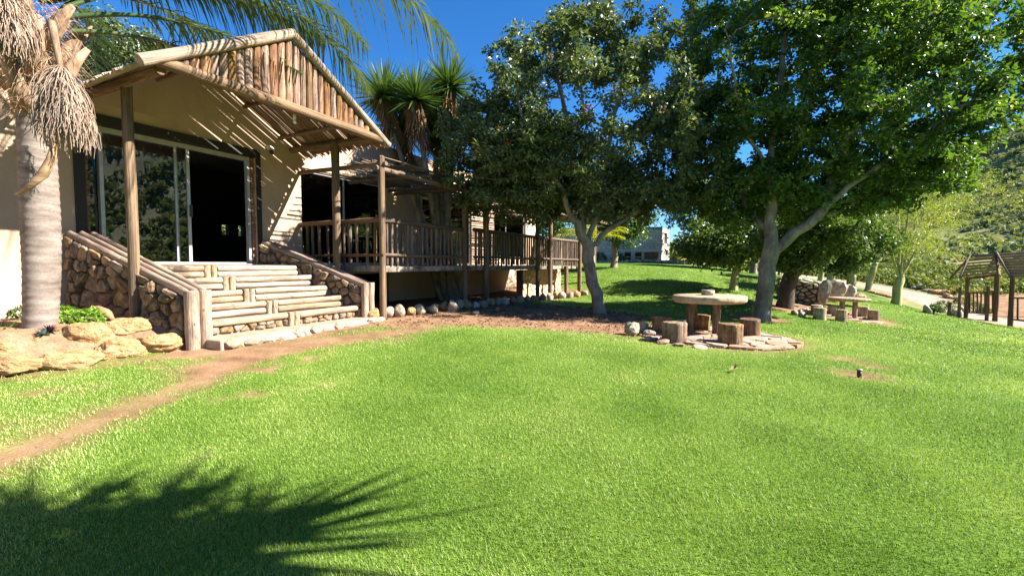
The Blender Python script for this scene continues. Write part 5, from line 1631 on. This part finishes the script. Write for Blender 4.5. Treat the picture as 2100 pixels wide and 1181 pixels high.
def table(cxpx, cypx, rad_, h, th, legs, label, seed, mat='table', lmat='post'):
    g = G(cxpx, cypx); z = g.z
    root = tag(empty('picnic_table', (g.x, g.y, z)), label, 'table')
    r_ = random.Random(seed); n = 56
    ph = [r_.uniform(0, 6.28) for _ in range(4)]
    def rr(a): return rad_ * (1 + .045 * math.sin(2 * a + ph[0]) + .03 * math.sin(5 * a + ph[1]) + .012 * math.sin(11 * a + ph[2]))
    mb = MB()
    rings = [(.55, 0.0), (.93, .0), (1.0, .03), (1.01, th * .55), (1.0, th - .02), (.975, th), (.5, th + .002)]
    for q, zz in rings:
        for k in range(n):
            a = 2 * math.pi * k / n
            mb.v.append((g.x + rr(a) * q * math.cos(a), g.y + rr(a) * q * math.sin(a), z + h - th + zz + r_.uniform(-.003, .003)))
    for l in range(len(rings) - 1):
        for k in range(n):
            mb.f.append((l * n + k, l * n + (k + 1) % n, (l + 1) * n + (k + 1) % n, (l + 1) * n + k))
    mb.f.append(tuple(range(n))[::-1]); mb.f.append(tuple((len(rings) - 1) * n + k for k in range(n)))
    mb.build('table_top', M[mat], root, True)
    for (dx, dy) in legs:
        zz = H(g.x + dx, g.y + dy)
        pole('leg', (g.x + dx, g.y + dy, zz - .06), (g.x + dx, g.y + dy, z + h - th + .01), .075, lmat, root)
    return root, g
tb1, g_t1 = table(1451, 684, .66, .76, .135, [(-.30, .12), (.10, -.16), (.28, .26), (-.1, .5)], 'near round wooden picnic table with a thick slab top on three log legs', 3)
tb2, g_t2 = table(1739, 651, .58, .66, .10, [(-.24, -.05), (.15, -.1), (.0, .3)], 'far round picnic table in the sun before the upright boulders', 5, 'stump_pale', 'bleached')
# stone dish on the near table
p = at(1452, 606, g_t1.y + .1)
mb = MB(); n = 14
zt = g_t1.z + .76
prof = [(.10, 0), (.125, .02), (.13, .085), (.11, .10), (.09, .075), (.0, .065)]
for q, zz in prof:
    for k in range(n):
        a = 2 * math.pi * k / n
        mb.v.append((p.x + q * math.cos(a) * (1 + .08 * math.sin(3 * a)), p.y + q * math.sin(a), zt + .003 + zz + .008 * math.sin(a * 2 + 1)))
for l in range(len(prof) - 1):
    for k in range(n): mb.f.append((l * n + k, l * n + (k + 1) % n, (l + 1) * n + (k + 1) % n, (l + 1) * n + k))
mb.f.append(tuple(range(n))[::-1])
tag(mb.build('ashtray', M['grey_rock'], None, True), 'small grey stone dish on the near table top', 'dish')

# flagstones round both tables
def paving(name, label, cx_, cy_, rx, ry, n, seed):
    pv = tag(empty(name, (cx_, cy_, H(cx_, cy_))), label, 'paving', kind='structure')
    poly = [(cx_ + rx * math.cos(a) * (1 + .05 * math.sin(3 * a + seed)), cy_ + ry * math.sin(a)) for a in np.linspace(0, 2 * math.pi, 28, endpoint=False)]
    stone_faces('flagstone', poly, n, ((0, 0, 0), (1, 0, 0), (0, 1, 0), (0, 0, 1)), 'flag', pv, gap=.010, depth=.020, seed=seed, bulge=.0, relax=1, vary=.35, jit=.10, top=.95, hfun=lambda x, y: H(x, y) - .006)
    return pv
paving('table_paving', 'ring of reddish flagstones under the near table', RING1[0] + .1, RING1[1] + .2, 1.5, 1.35, 62, 4)
paving('far_table_paving', 'patch of flagstones under the far table', RING2[0], RING2[1] + .3, 1.25, 1.1, 34, 6)
for k, (x, y, w, h, lab) in enumerate([(1297, 674, 40, 38, 'tallest grey lichened rock at the edge of the near table paving'), (1322, 671, 24, 30, 'pointed grey rock leaning beside the tallest one at the near table'), (1335, 684, 34, 14, 'flat grey rock in the shade by the near table'), (1360, 664, 26, 12, 'pale grey slab rock behind the shaded stool'),
                                       (1402, 661, 34, 12, 'long pale slab rock behind the near table'), (1332, 695, 22, 13, 'small triangular red rock at the lawn edge of the near paving'), (1360, 702, 38, 9, 'thin reddish slab lying at the lawn edge of the near paving'), (1396, 708, 30, 7, 'thin reddish slab in front of the near stools'), (1440, 713, 40, 6, 'broken flagstone edge at the front of the near paving')]):
    g = G(x, y + h * .3); s = g.y / FPX
    tag(rock('rock', (g.x, g.y + .06, g.z + h * s * .3), (w * s * .5, w * s * .4, h * s * .5), 'grey_rock' if k < 5 else 'flag', seed=37, tilt=.25, sub=2), lab, 'rock', 'rocks beside the near table')

# ------------------------------------------------------------------ dry stone wall, boulders
a = at(1594, 615, 17.6); b = at(1690, 620, 16.9)
a.z = H(a.x, a.y); b.z = H(b.x, b.y)
dw = tag(empty('dry_stone_wall', (a + b) / 2), 'low dry stone wall of rounded grey stones beyond the dark-trunked tree', 'wall')
ex = (b - a); ex.z = 0; Ln = ex.length; ex.normalize(); en = ex.cross(Vector((0, 0, 1)))
hgt = at(1640, 583, 17.2).z - min(a.z, b.z)
mb = MB()
q0 = a - en * .45; q1 = b - en * .45
mb.hexa([(a.x, a.y, -.6), (b.x, b.y, -.6), (q1.x, q1.y, -.6), (q0.x, q0.y, -.6), (a.x, a.y, a.z + hgt - .05), (b.x, b.y, b.z + hgt - .05), (q1.x, q1.y, b.z + hgt - .05), (q0.x, q0.y, a.z + hgt - .05)])
mb.build('core', M['mortar'], dw)
stone_faces('stone', [(0, a.z - .1), (Ln, b.z - .1), (Ln, b.z + hgt), (0, a.z + hgt)], 40, ((a.x, a.y, 0), ex, (0, 0, 1), en), 'grey_rock', dw, gap=.02, depth=.12, seed=12, sx=1.6, vary=.4, bulge=2)
t = .1
while t < Ln:
    w = rng.uniform(.22, .4); p = a + ex * (t + w / 2) - en * .2
    rock('cap_stone', (p.x, p.y, a.z + (b.z - a.z) * t / Ln + hgt - .02), (w * .55, .26, .09), 'grey_rock', rotz=math.atan2(ex.y, ex.x), parent=dw, sub=2, seed=9, tilt=.08)
    t += w
for (x0, y0, x1, y1, Y, lab, m) in [(1679, 576, 1703, 624, 16.3, 'tall upright mossy boulder at the end of the dry stone wall', 'grey_rock'), (1697, 576, 1733, 618, 16.9, 'large sunlit boulder leaning behind the upright one', 'rock'), (1729, 585, 1754, 614, 17.2, 'square-topped boulder behind the far table', 'rock'), (1750, 600, 1774, 616, 17.4, 'low reddish boulder at the foot of the twin yellow stems', 'boulder')]:
    c = at((x0 + x1) / 2, (y0 + y1) / 2, Y); s = Y / FPX
    tag(rock('boulder', tuple(c), ((x1 - x0) * s * .62, (x1 - x0) * s * .5, (y1 - y0) * s * .62), m, seed=43, tilt=.2, sub=2, rotz=rng.uniform(-.3, .3)), lab, 'boulder')
for k, (x, y) in enumerate([(1629, 644), (1638, 642), (1647, 642), (1656, 641), (1664, 643), (1671, 646), (1644, 648)]):
    g = G(x, y + 2); tag(rock('pale_rock', (g.x, g.y, g.z + .06), (.11, .1, .1), 'rock', seed=5, tilt=.3), 'small pale rock in the row beside the cracked stool', 'rock', 'pale rocks beside the far table')

# sprinkler, fallen leaf
g = G(1762, 771)
spk = tag(empty('sprinkler', g), 'short pop-up sprinkler standing in a bare patch of lawn', 'sprinkler')
mb = MB(); mb.tube([g + Vector((0, 0, -.03)), g + Vector((0, 0, .075))], [.028, .026], 12); mb.build('riser', M['iron'], spk, True)
mb = MB(); mb.tube([g + Vector((0, 0, .076)), g + Vector((0, 0, .09)), g + Vector((0, 0, .098))], [.036, .036, .02], 12); mb.build('cap', M['brass'], spk, True)
g = G(1503, 765)
V, F = leaves_np(np.array([[g.x - .05, g.y, g.z + .045], [g.x + .03, g.y + .03, g.z + .04]]), np.array([[1., .2, .2], [.3, .2, .8]]), np.array([[0, -.4, .9], [.8, 0, .4]]), np.array([.15, .10]), np.array([.07, .05]), .3)
tag(link('fallen_leaf', mesh_np('fallen_leaf', V, F, M['spathe'])), 'curled orange-brown leaf lying on the open lawn', 'leaf')

# ------------------------------------------------------------------ gate pergola by the drive
pg = tag(empty('pergola', at(2043, 640, 20.5)), 'dark slatted gate pergola with gable roof standing beside the gravel drive', 'pergola')
def slats(TL, TR, BL, BR, n, fill, mat, th=.03):
    TL, TR, BL, BR = map(Vector, (TL, TR, BL, BR))
    nv = (TR - TL).cross(BL - TL).normalized() * th
    for k in range(n):
        f0 = (k + .5) / n
        a_, b_ = TL.lerp(BL, f0), TR.lerp(BR, f0); d = (b_ - a_).normalized() * .06
        pole('roof_slat', a_ - d, b_ + d, (BL - TL).length / n * .5 * fill, 'slat', pg)
    for a_, b_ in ((TL, BL), (TR, BR)):
        d = (b_ - a_).normalized() * .12
        pole('rafter', a_ - d * .2 - nv * 1.6, b_ + d - nv * 1.6, .05, 'pergola', pg)
TLa, TRa = at(1990, 525, 21.8), at(2042.6, 521.5, 20.8)
BLa, BRa = at(1972, 569, 21.0), at(2049, 562, 19.9)
slats(TLa, TRa, BLa, BRa, 7, .36, 'pergola')
bk = Vector((.75, 1.3, 0))
slats(TRa + Vector((0, .02, 0)), TLa + Vector((0, .02, 0)), BRa + bk, BLa + bk, 3, .16, 'pergola')
TLb, TRb = TRa + Vector((.03, -.03, .02)), at(2230, 507, 17.4)
BLb, BRb = at(2075, 570, 18.7), at(2290, 571, 15.2)
slats(TLb, TRb, BLb, BRb, 9, .36, 'pergola')
slats(TRb, TLb, BRb + Vector((1.6, 2.6, 0)), BLb + Vector((1.5, 2.6, 0)), 3, .14, 'pergola')
pole('ridge_pole', TLa, TRa + Vector((0, 0, -.03)), .05, 'pergola', pg); pole('ridge_pole', TLb + Vector((0, 0, -.04)), TRb, .05, 'pergola', pg)
def gpost(px, Y, ztop, r=.075, nm='post', mt='pergola'):
    x = at(px, 640, Y).x; zz = H(x, Y)
    return pole(nm, (x, Y, zz - .1), (x, Y, ztop), r, mt, pg), x, zz
za = BLa.z
_, xa, zga = gpost(1981, 21.3, za, .085); _, xb, zgb = gpost(2041, 20.7, BRa.z, .095)
_, xc, zgc = gpost(2073, 18.9, BLb.z, .085); gpost(2260, 15.8, BRb.z, .085); gpost(2120, 22.2, BLb.z, .08)
pole('beam', (xa, 21.3, za - .05), (xb, 20.7, BRa.z - .05), .06, 'pergola', pg)
def fence(px0, Y0, px1, Y1, ytop, ybot, n):
    a0, a1 = at(px0, ytop[0], Y0), at(px1, ytop[1], Y1); b0, b1 = at(px0, ybot[0], Y0), at(px1, ybot[1], Y1)
    pole('rail', a0, a1, .035, 'pergola', pg, kind='thin'); pole('rail', b0, b1, .035, 'pergola', pg, kind='thin')
    for k in range(n):
        f = (k + .6) / n
        pole('baluster', b0.lerp(b1, f) - Vector((0, 0, .03)), a0.lerp(a1, f) + Vector((0, 0, .03)), .032, 'rail', pg, kind='thin')
fence(1984, 21.25, 2039, 20.75, (600.5, 598), (641, 641), 7)
fence(2077, 18.8, 2150, 17.3, (611, 612), (655, 664), 4)
gpost(1967, 21.0, at(1967, 589, 21.0).z, .06, 'gate_post', 'post'); gpost(2024, 20.85, at(2024, 587, 20.85).z, .065, 'gate_post', 'post'); gpost(1947, 21.0, at(1947, 620, 21).z, .075, 'gate_post', 'post')
c = at(2011, 573, 20.9)
ll = tag(empty('lantern', c), 'small white lantern hanging in the gate pergola', 'lamp')
mb = MB(); mb.tube([c + Vector((0, 0, .12)), c + Vector((0, 0, .03))], [.01, .02], 8); mb.build('hook', M['iron'], ll)
mb = MB(); mb.tube([c + Vector((0, 0, .03)), c + Vector((0, 0, -.02)), c + Vector((0, 0, -.09))], [.05, .08, .05], 10); mb.build('shade', M['lamp_white'], ll, True)
for k, (x, y, w, h, lab) in enumerate([(1901, 634, 18, 20, 'squarish brown rock at the corner of the gate planting'), (1915, 632, 14, 14, 'pale rock behind the squarish one in the gate planting'), (1962, 640, 22, 20, 'slanted pale rock between the short posts of the gate'), (1972, 634, 14, 16, 'shaded rock at the foot of the gate post')]):
    g = G(x, y + h * .4); s = g.y / FPX
    tag(rock('rock', (g.x, g.y, g.z + h * s * .3), (w * s * .55, w * s * .45, h * s * .6), 'rock', seed=7, tilt=.2), lab, 'rock', 'rocks of the gate planting')
for k, (x, y, rad_, lab) in enumerate([(1937, 633, .42, 'leafy green shrub between the rocks of the gate planting'), (1916, 636, .25, 'low shrub beside the squarish rock'), (1975, 622, .40, 'tall shrub behind the outer pergola post'), (2000, 632, .36, 'shrub showing through the pergola balusters'), (2018, 636, .25, 'low plant at the foot of the pergola fence')]):
    g = G(x, y + 8)
    leafy('shrub', lab, 'shrub', (g.x, g.y, g.z), [(0, 0, rad_ * .5, rad_, rad_, rad_ * 1.0)], 420, .13, .05, 'leaf_mid' if k % 2 else 'leaf_light', 90 + k)

# ------------------------------------------------------------------ gravel drive
def ribbon(name, pts, mat, label, lift=.03, cat='drive'):
    P_ = np.array(pts, float)
    d = np.r_[0, np.cumsum(np.linalg.norm(np.diff(P_[:, :2], axis=0), axis=1))]
    s = np.arange(0, d[-1], .25); c = np.stack([np.interp(s, d, P_[:, i]) for i in range(3)], 1)
    for _ in range(12): c[1:-1] = (c[:-2] + c[1:-1] * 2 + c[2:]) / 4
    T = np.gradient(c[:, :2], axis=0); T /= np.linalg.norm(T, axis=1)[:, None]; Nn = np.stack([T[:, 1], -T[:, 0]], 1)
    K = 13; V = []
    for i in range(len(c)):
        for k in range(K):
            f = (k / (K - 1) - .5) * 2
            e = f * c[i, 2] * (1 + .12 * (fbm(c[i, 0] + 9 * f, c[i, 1], .9, 3) - .5))
            V.append((c[i, 0] + Nn[i, 0] * e, c[i, 1] + Nn[i, 1] * e, f))
    V = np.array(V); f = V[:, 2].copy()
    V[:, 2] = Hn(V[:, 0], V[:, 1]) + lift - .09 * np.abs(f) ** 6
    idn = np.arange(len(V)).reshape(-1, K)
    F = np.stack([idn[:-1, :-1], idn[1:, :-1], idn[1:, 1:], idn[:-1, 1:]], -1).reshape(-1, 4)[:, ::-1]
    return tag(link(name, mesh_np(name, V, F, M[mat], True)), label, cat, kind='structure')
ribbon('gravel_drive', [(10, 41, 1.6), (16, 37.5, 1.6), (21, 34, 1.6), (24, 30.8, 1.6), (24.2, 28, 1.5), (22.9, 25, 1.4), (22.0, 22, 1.4), (22.6, 19.2, 1.5), (25, 15, 1.6), (29, 9, 1.6)], 'gravel', 'pale gravel drive curving from the hillside to the gate pergola')
for k in range(22):
    x = 1855 + k * 5.3 + rng.uniform(-3, 3); y = 587 + (k / 22) * 30 + rng.uniform(-5, 1)
    g = G(x, y); q = rng.uniform(.12, .38)
    tag(rock('roadside_rock', (g.x, g.y, g.z + q * .3), (q, q * .7, q * .5), 'boulder' if k % 2 else 'rock', seed=5, tilt=.3), ('orange sandstone rock' if k % 2 else 'grey-brown rock') + ' along the far edge of the gravel drive', 'rock', 'rocks along the drive')
for k in range(10):
    x = 1784 + k * 4.6; g = G(x, 600 + k * 1.2)
    q = rng.uniform(.1, .2); tag(rock('roadside_rock', (g.x, g.y, g.z + .05), (q, q * .8, q * .6), 'boulder', seed=5, tilt=.3), 'small red-brown rock in the strip between lawn and drive', 'rock', 'rocks between lawn and drive')

# ------------------------------------------------------------------ block building on the rise
bb = tag(empty('block_building', at(1290, 538, 35.5)), 'unfinished grey concrete-block building with dark openings on the rise', 'building')
c1 = at(1356, 540, 35.0); c0 = Vector((c1.x - 7.6, c1.y + .9, 0))
zb = H(c1.x, c1.y) - .25; ztp = at(1356, 468, 35.0).z
ex = Vector((c1.x - c0.x, c1.y - c0.y, 0)); Ln = ex.length; ex.normalize(); en = ex.cross(Vector((0, 0, 1)))
O = Vector((c0.x, c0.y, 0))
def fb(name, mat, x0, x1, z0, z1, d0, d1, ex_=None, en_=None, O_=None):
    ex_ = ex_ or ex; en_ = en_ or en; O_ = O_ or O
    mb = MB(); q = lambda x, d, z_: O_ + ex_ * x + en_ * d + Vector((0, 0, z_))
    mb.hexa([q(x0, d0, z0), q(x0, d1, z0), q(x1, d1, z0), q(x1, d0, z0), q(x0, d0, z1), q(x0, d1, z1), q(x1, d1, z1), q(x1, d0, z1)])
    return mb.build(name, M[mat], bb)
# openings, in facade coordinates measured from the right-hand corner
sx_ = 35.2 / FPX
def fx(px): return Ln - (1356 - px) * sx_
op = [(fx(1283), fx(1296), at(0, 536, 35).z, at(0, 518, 35).z), (fx(1304), fx(1317), at(0, 536, 35).z, at(0, 518, 35).z)]
z_o0, z_o1 = op[0][2] , op[0][3]
fb('wall', 'block_joint', 0, op[0][0], zb, ztp, 0, -.2); fb('wall', 'block_joint', op[0][1], op[1][0], zb, ztp, 0, -.2); fb('wall', 'block_joint', op[1][1], Ln - .02, zb, ztp, 0, -.2)
for a_, b_, _, _ in op:
    fb('wall', 'block_joint', a_, b_, zb, z_o0, -.003, -.197); fb('wall', 'block_joint', a_, b_, z_o1, ztp, -.003, -.197)
    fb('opening_bar', 'alu', a_, b_, (z_o0 + z_o1) / 2 - .03, (z_o0 + z_o1) / 2 + .03, -.06, -.1)
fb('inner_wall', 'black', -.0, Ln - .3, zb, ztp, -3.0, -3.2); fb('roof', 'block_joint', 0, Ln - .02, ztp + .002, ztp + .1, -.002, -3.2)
row = 0; z_ = zb + .05
bw, bh = .40, .205
slot_row = int((at(0, 509, 35).z - zb) / bh)
me_b = {}
def blockmesh(w, h):
    k = (round(w, 2), round(h, 2))
    if k not in me_b:
        mb = MB(); mb.box((0, 0, 0), (w, .03, h)); me_b[k] = mb.mesh('block', M['block'])
    return me_b[k]
rot = Matrix((ex, -en, Vector((0, 0, 1)))).transposed().to_4x4()
while z_ + bh < ztp + .05:
    x = -(bw / 2 if row % 2 else 0)
    while x < Ln - .05:
        a_ = max(0, x); b_ = min(Ln - .03, x + bw)
        gapx = .05 if row == slot_row else .018
        skip = b_ - a_ < .08
        for (p0, p1, q0, q1) in op:
            if b_ > p0 - .02 and a_ < p1 + .02 and z_ + bh > q0 - .05 and z_ < q1:
                if a_ < p0 - .1: b_ = p0
                elif b_ > p1 + .1: a_ = p1
                else: skip = True
        if not skip and a_ > fx(1165):
            o = bpy.data.objects.new('block', blockmesh(b_ - a_ - gapx, bh - .02)); COL.objects.link(o)
            o.matrix_basis = Matrix.Translation(O + ex * a_ + en * (.03 + rng.uniform(-.004, .004)) + Vector((0, 0, z_))) @ rot
            o.parent = bb; o.matrix_parent_inverse = world_of(bb).inverted()
        x += bw
    z_ += bh; row += 1
# sunlit plastered end with a window
e2 = Vector((.56, .83, 0)); n2 = e2.cross(Vector((0, 0, 1)))
O2 = O + ex * Ln
wl = 2.0; w0, w1 = .55, 1.45; wz0, wz1 = at(0, 500, 36).z, at(0, 478, 36).z
for a_, b_, p, q in ((0, w0, zb, ztp), (w1, wl, zb, ztp), (w0, w1, zb, wz0), (w0, w1, wz1, ztp)):
    fb('end_wall', 'render_white', a_, b_, p, q, .03, -.2, e2, n2, O2)
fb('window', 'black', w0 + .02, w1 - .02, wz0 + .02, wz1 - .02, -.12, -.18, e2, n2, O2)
fb('stone_panel', 'brick', fx(1322), fx(1350), zb, at(0, 517, 35).z, .05, .035)
fb('side_block', 'mortar', -2.2, -.05, zb, ztp - .9, .6, -2)
for k in range(44):
    x = 1285 + k * 3.3 + rng.uniform(-1.5, 1.5); Y = 33.2 + rng.uniform(-.5, .5)
    X = at(x, 540, Y).x; q = rng.uniform(.12, .26)
    tag(rock('edging_stone', (X, Y, H(X, Y) + q * .35), (q * 1.1, q * .8, q * .8), 'rock' if k % 4 else 'clad', seed=5, sub=2, tilt=.3), ('grey-brown stone' if k % 4 else 'sandy yellow stone') + ' in the row edging the lawn below the block building', 'stone', 'stones edging the upper lawn')
for k, (x, y, r_, lab) in enumerate([(1268, 536, .5, 'grey-green shrub beside the dark openings of the block building'), (1228, 538, .55, 'dry yellowish shrub near the block building'), (1392, 533, 1.1, 'yellow-green bush at the sunny end of the block building'), (1440, 540, 1.0, 'low olive bush behind the stone edging')]):
    X = at(x, y, 33.8).x
    leafy('shrub', lab, 'shrub', (X, 33.8, H(X, 33.8)), [(0, 0, r_ * .5, r_, r_, r_ * .9)], 380, .2, .08, 'leaf_light', 120 + k)

# ------------------------------------------------------------------ veld and hillside scrub
def scrub(name, label, pts, sizes, nl, lf, mat, seed, parent=None):
    r_ = np.random.default_rng(seed)
    n = len(pts); k = np.repeat(np.arange(n), nl)
    d = nrm(r_.normal(size=(n * nl, 3))); d[:, 2] = np.abs(d[:, 2]) - .15
    sz = sizes[k][:, None]
    P_ = pts[k] + d * sz * np.array([1, 1, .75]) * r_.uniform(.7, 1.05, (n * nl, 1))
    Nm = nrm(d + r_.normal(size=d.shape) * .35); Dr = r_.normal(size=d.shape); Dr -= Nm * (Dr * Nm).sum(1, keepdims=True)
    V, F = leaves_np(P_, Dr, Nm, lf * sizes[k] * r_.uniform(.7, 1.3, n * nl), lf * .8 * sizes[k] * r_.uniform(.7, 1.3, n * nl))
    tn = np.clip(r_.uniform(0, .8, n)[k] + r_.uniform(-.15, .25, n * nl), 0, 1)
    return tag(link(name, mesh_np(name, V, F, M[mat], False, np.repeat(tn, 4))), label, 'scrub', kind='stuff')
def sector(r_, n, a0, a1, r0, r1, pw=1.0):
    a = np.radians(r_.uniform(a0, a1, n)); q = r0 + (r1 - r0) * r_.uniform(0, 1, n) ** pw
    return np.sin(a) * q, np.cos(a) * q
r_ = np.random.default_rng(5)
x, y = sector(r_, 4200, 22, 58, 31, 76, 1.3)
keep = (np.abs(lawn(x, y)) > 0) & (lawn(x, y) < -1.0) & (fbm(x, y, .09, 3) > .12)
# keep the drive open
drv = np.array([(10, 41), (16, 37.5), (21, 34), (24, 30.8), (24.2, 28), (22.9, 25), (22.0, 22), (22.6, 19.2)])
dd = np.min([np.hypot(x - a_, y - b_) for a_, b_ in np.concatenate([np.linspace(drv[i], drv[i + 1], 8) for i in range(len(drv) - 1)])], 0)
keep &= (dd > 2.6) & ~((y < 27) & (np.degrees(np.arctan2(x, y)) > 40)) & (dirt(x, y) < .1)
x, y = x[keep], y[keep]
scrub('veld_scrub', 'low yellow-green bushes on the flat below the hillside', np.stack([x, y, Hn(x, y)], 1), r_.uniform(.45, 1.05, len(x)), 46, .30, 'leaf_veld', 6)
x, y = sector(r_, 9500, 20, 60, 66, 330, 1.25)
keep = fbm(x, y, .03, 3) > .36
x, y = x[keep], y[keep]
scrub('hillside_scrub', 'dense grey-green bushes covering the hillside', np.stack([x, y, Hn(x, y)], 1), r_.uniform(.9, 2.2, len(x)), 22, .62, 'leaf_hill', 7)
x, y = sector(r_, 2600, 60, 125, 60, 330, 1.1)
scrub('hillside_scrub', 'scattered bushes on the hillside facing the porch', np.stack([x, y, Hn(x, y)], 1), r_.uniform(1.2, 2.6, len(x)), 14, .8, 'leaf_hill', 8)
x, y = sector(r_, 900, -5, 24, 40, 120, 1.0)
scrub('distant_scrub', 'far bushes behind the block building', np.stack([x, y, Hn(x, y)], 1), r_.uniform(1.0, 2.2, len(x)), 26, .55, 'leaf_veld', 9)

# ------------------------------------------------------------------ litter and lawn
r_ = np.random.default_rng(15)
n = 4200
px_, py_ = r_.uniform(-4, 6, n), r_.uniform(8, 15, n)
dk = -poly_d(px_, py_, TREE_DIRT)
ok = (dk > -.15) | (r_.random(n) < .03)
px_, py_ = px_[ok], py_[ok]; n = len(px_)
P_ = np.stack([px_, py_, Hn(px_, py_) + .012 + r_.uniform(0, .015, n)], 1)
Nm = nrm(r_.normal(size=(n, 3)) * .35 + [0, 0, 1]); Dr = r_.normal(size=(n, 3)); Dr -= Nm * (Dr * Nm).sum(1, keepdims=True)
V, F = leaves_np(P_, Dr, Nm, r_.uniform(.03, .09, n), r_.uniform(.02, .05, n), .3)
tag(link('leaf_litter', mesh_np('leaf_litter', V, F, M['litter'], False, np.repeat(r_.uniform(0, 1, n), 4))), 'dry leaves strewn over the bare earth under the coral tree', 'leaf litter', kind='stuff')

# grit on the bare earth
r_ = np.random.default_rng(17)
n = 60000
x, y = r_.uniform(-7, 6.5, n), r_.uniform(2.2, 13, n)
ok = (dirt(x, y) > .03) & (r_.random(n) < .55)
t_ = (x - W0.x) * U.x + (y - W0.y) * U.y; D_ = (x - W0.x) * NV.x + (y - W0.y) * NV.y
ok &= ~((D_ < 2.2) | ((D_ < 2.9) & (t_ > -.2) & (t_ < 3.7)))
x, y = x[ok], y[ok]; n = len(x)
oc = np.array([[1, 0, 0], [-1, 0, 0], [0, 1, 0], [0, -1, 0], [0, 0, .7], [0, 0, -.7]], float)
sz = .003 + .008 * r_.random(n) ** 5
rotm = r_.normal(size=(n, 6, 3)) * .25
V = (oc[None] + rotm) * sz[:, None, None] + np.stack([x, y, Hn(x, y) + (fbm(x, y, 1.1, 3) - .5) * .035 - .018 + sz * .3], 1)[:, None]
fo = np.array([[0, 2, 4], [2, 1, 4], [1, 3, 4], [3, 0, 4], [2, 0, 5], [1, 2, 5], [3, 1, 5], [0, 3, 5]])
F = (fo[None] + (np.arange(n) * 6)[:, None, None]).reshape(-1, 3)
tag(link('grit', mesh_np('grit', V.reshape(-1, 3), F, M['soil'], False)), 'small stones scattered on the worn earth', 'grit', kind='stuff')

r_ = np.random.default_rng(16)
GV = []; GT = []
for (r0, r1, dens, hl, wd) in ((1.7, 3.2, 19000, .026, .0042), (3.2, 5.0, 11500, .026, .0050), (5.0, 7.5, 5600, .027, .0064), (7.5, 11, 2500, .026, .009), (11, 17, 850, .032, .015), (17, 27, 260, .042, .026)):
    A_ = math.radians(124) / 2 * (r1 * r1 - r0 * r0)
    n = int(A_ * dens)
    a = np.radians(r_.uniform(-62, 62, n)); q = np.sqrt(r_.uniform(r0 * r0, r1 * r1, n))
    x, y = np.sin(a) * q, np.cos(a) * q
    dv = dirt(x, y); lv = lawn(x, y)
    thin_ = fbm(x, y, 1.7, 3)
    ok = (lv > 0) & (dv < r_.uniform(-.24, .13, n))
    x, y, dv = x[ok], y[ok], dv[ok]; n = len(x)
    z = Hn(x, y) + (fbm(x, y, 1.1, 3) - .5) * .035 - .004
    L_ = hl * r_.uniform(.55, 1.35, n) * (.8 + .5 * fbm(x, y, 2.5, 2)); W_ = wd * r_.uniform(.7, 1.3, n)
    ph = r_.uniform(0, 6.28, n); ln = r_.uniform(.15, 1.1, n)
    tipd = np.stack([np.cos(ph) * ln, np.sin(ph) * ln, np.ones(n)], 1); tipd = nrm(tipd)
    sd = np.stack([-np.sin(ph), np.cos(ph), np.zeros(n)], 1)
    b = np.stack([x, y, z], 1)
    v = np.stack([b - sd * W_[:, None] / 2, b + sd * W_[:, None] / 2, b + tipd * L_[:, None]], 1).reshape(-1, 3)
    patch = .55 * fbm(x, y, .28, 3) + .45 * fbm(x + 30, y, 1.1, 3)
    dry = sstep(-.9, -.02, dv) * .30
    tn = np.clip((patch - .5) * 2.1 + .42 + r_.normal(size=n) * .26 + dry + (r_.random(n) < .045) * .4, 0, 1)
    GV.append(v); GT.append(np.repeat(tn, 3))
GV = np.concatenate(GV); GT = np.concatenate(GT)
tag(link('grass', mesh_np('grass', GV, np.arange(len(GV)).reshape(-1, 3), M['grass'], False, GT)), 'short green lawn grass', 'grass', kind='stuff')
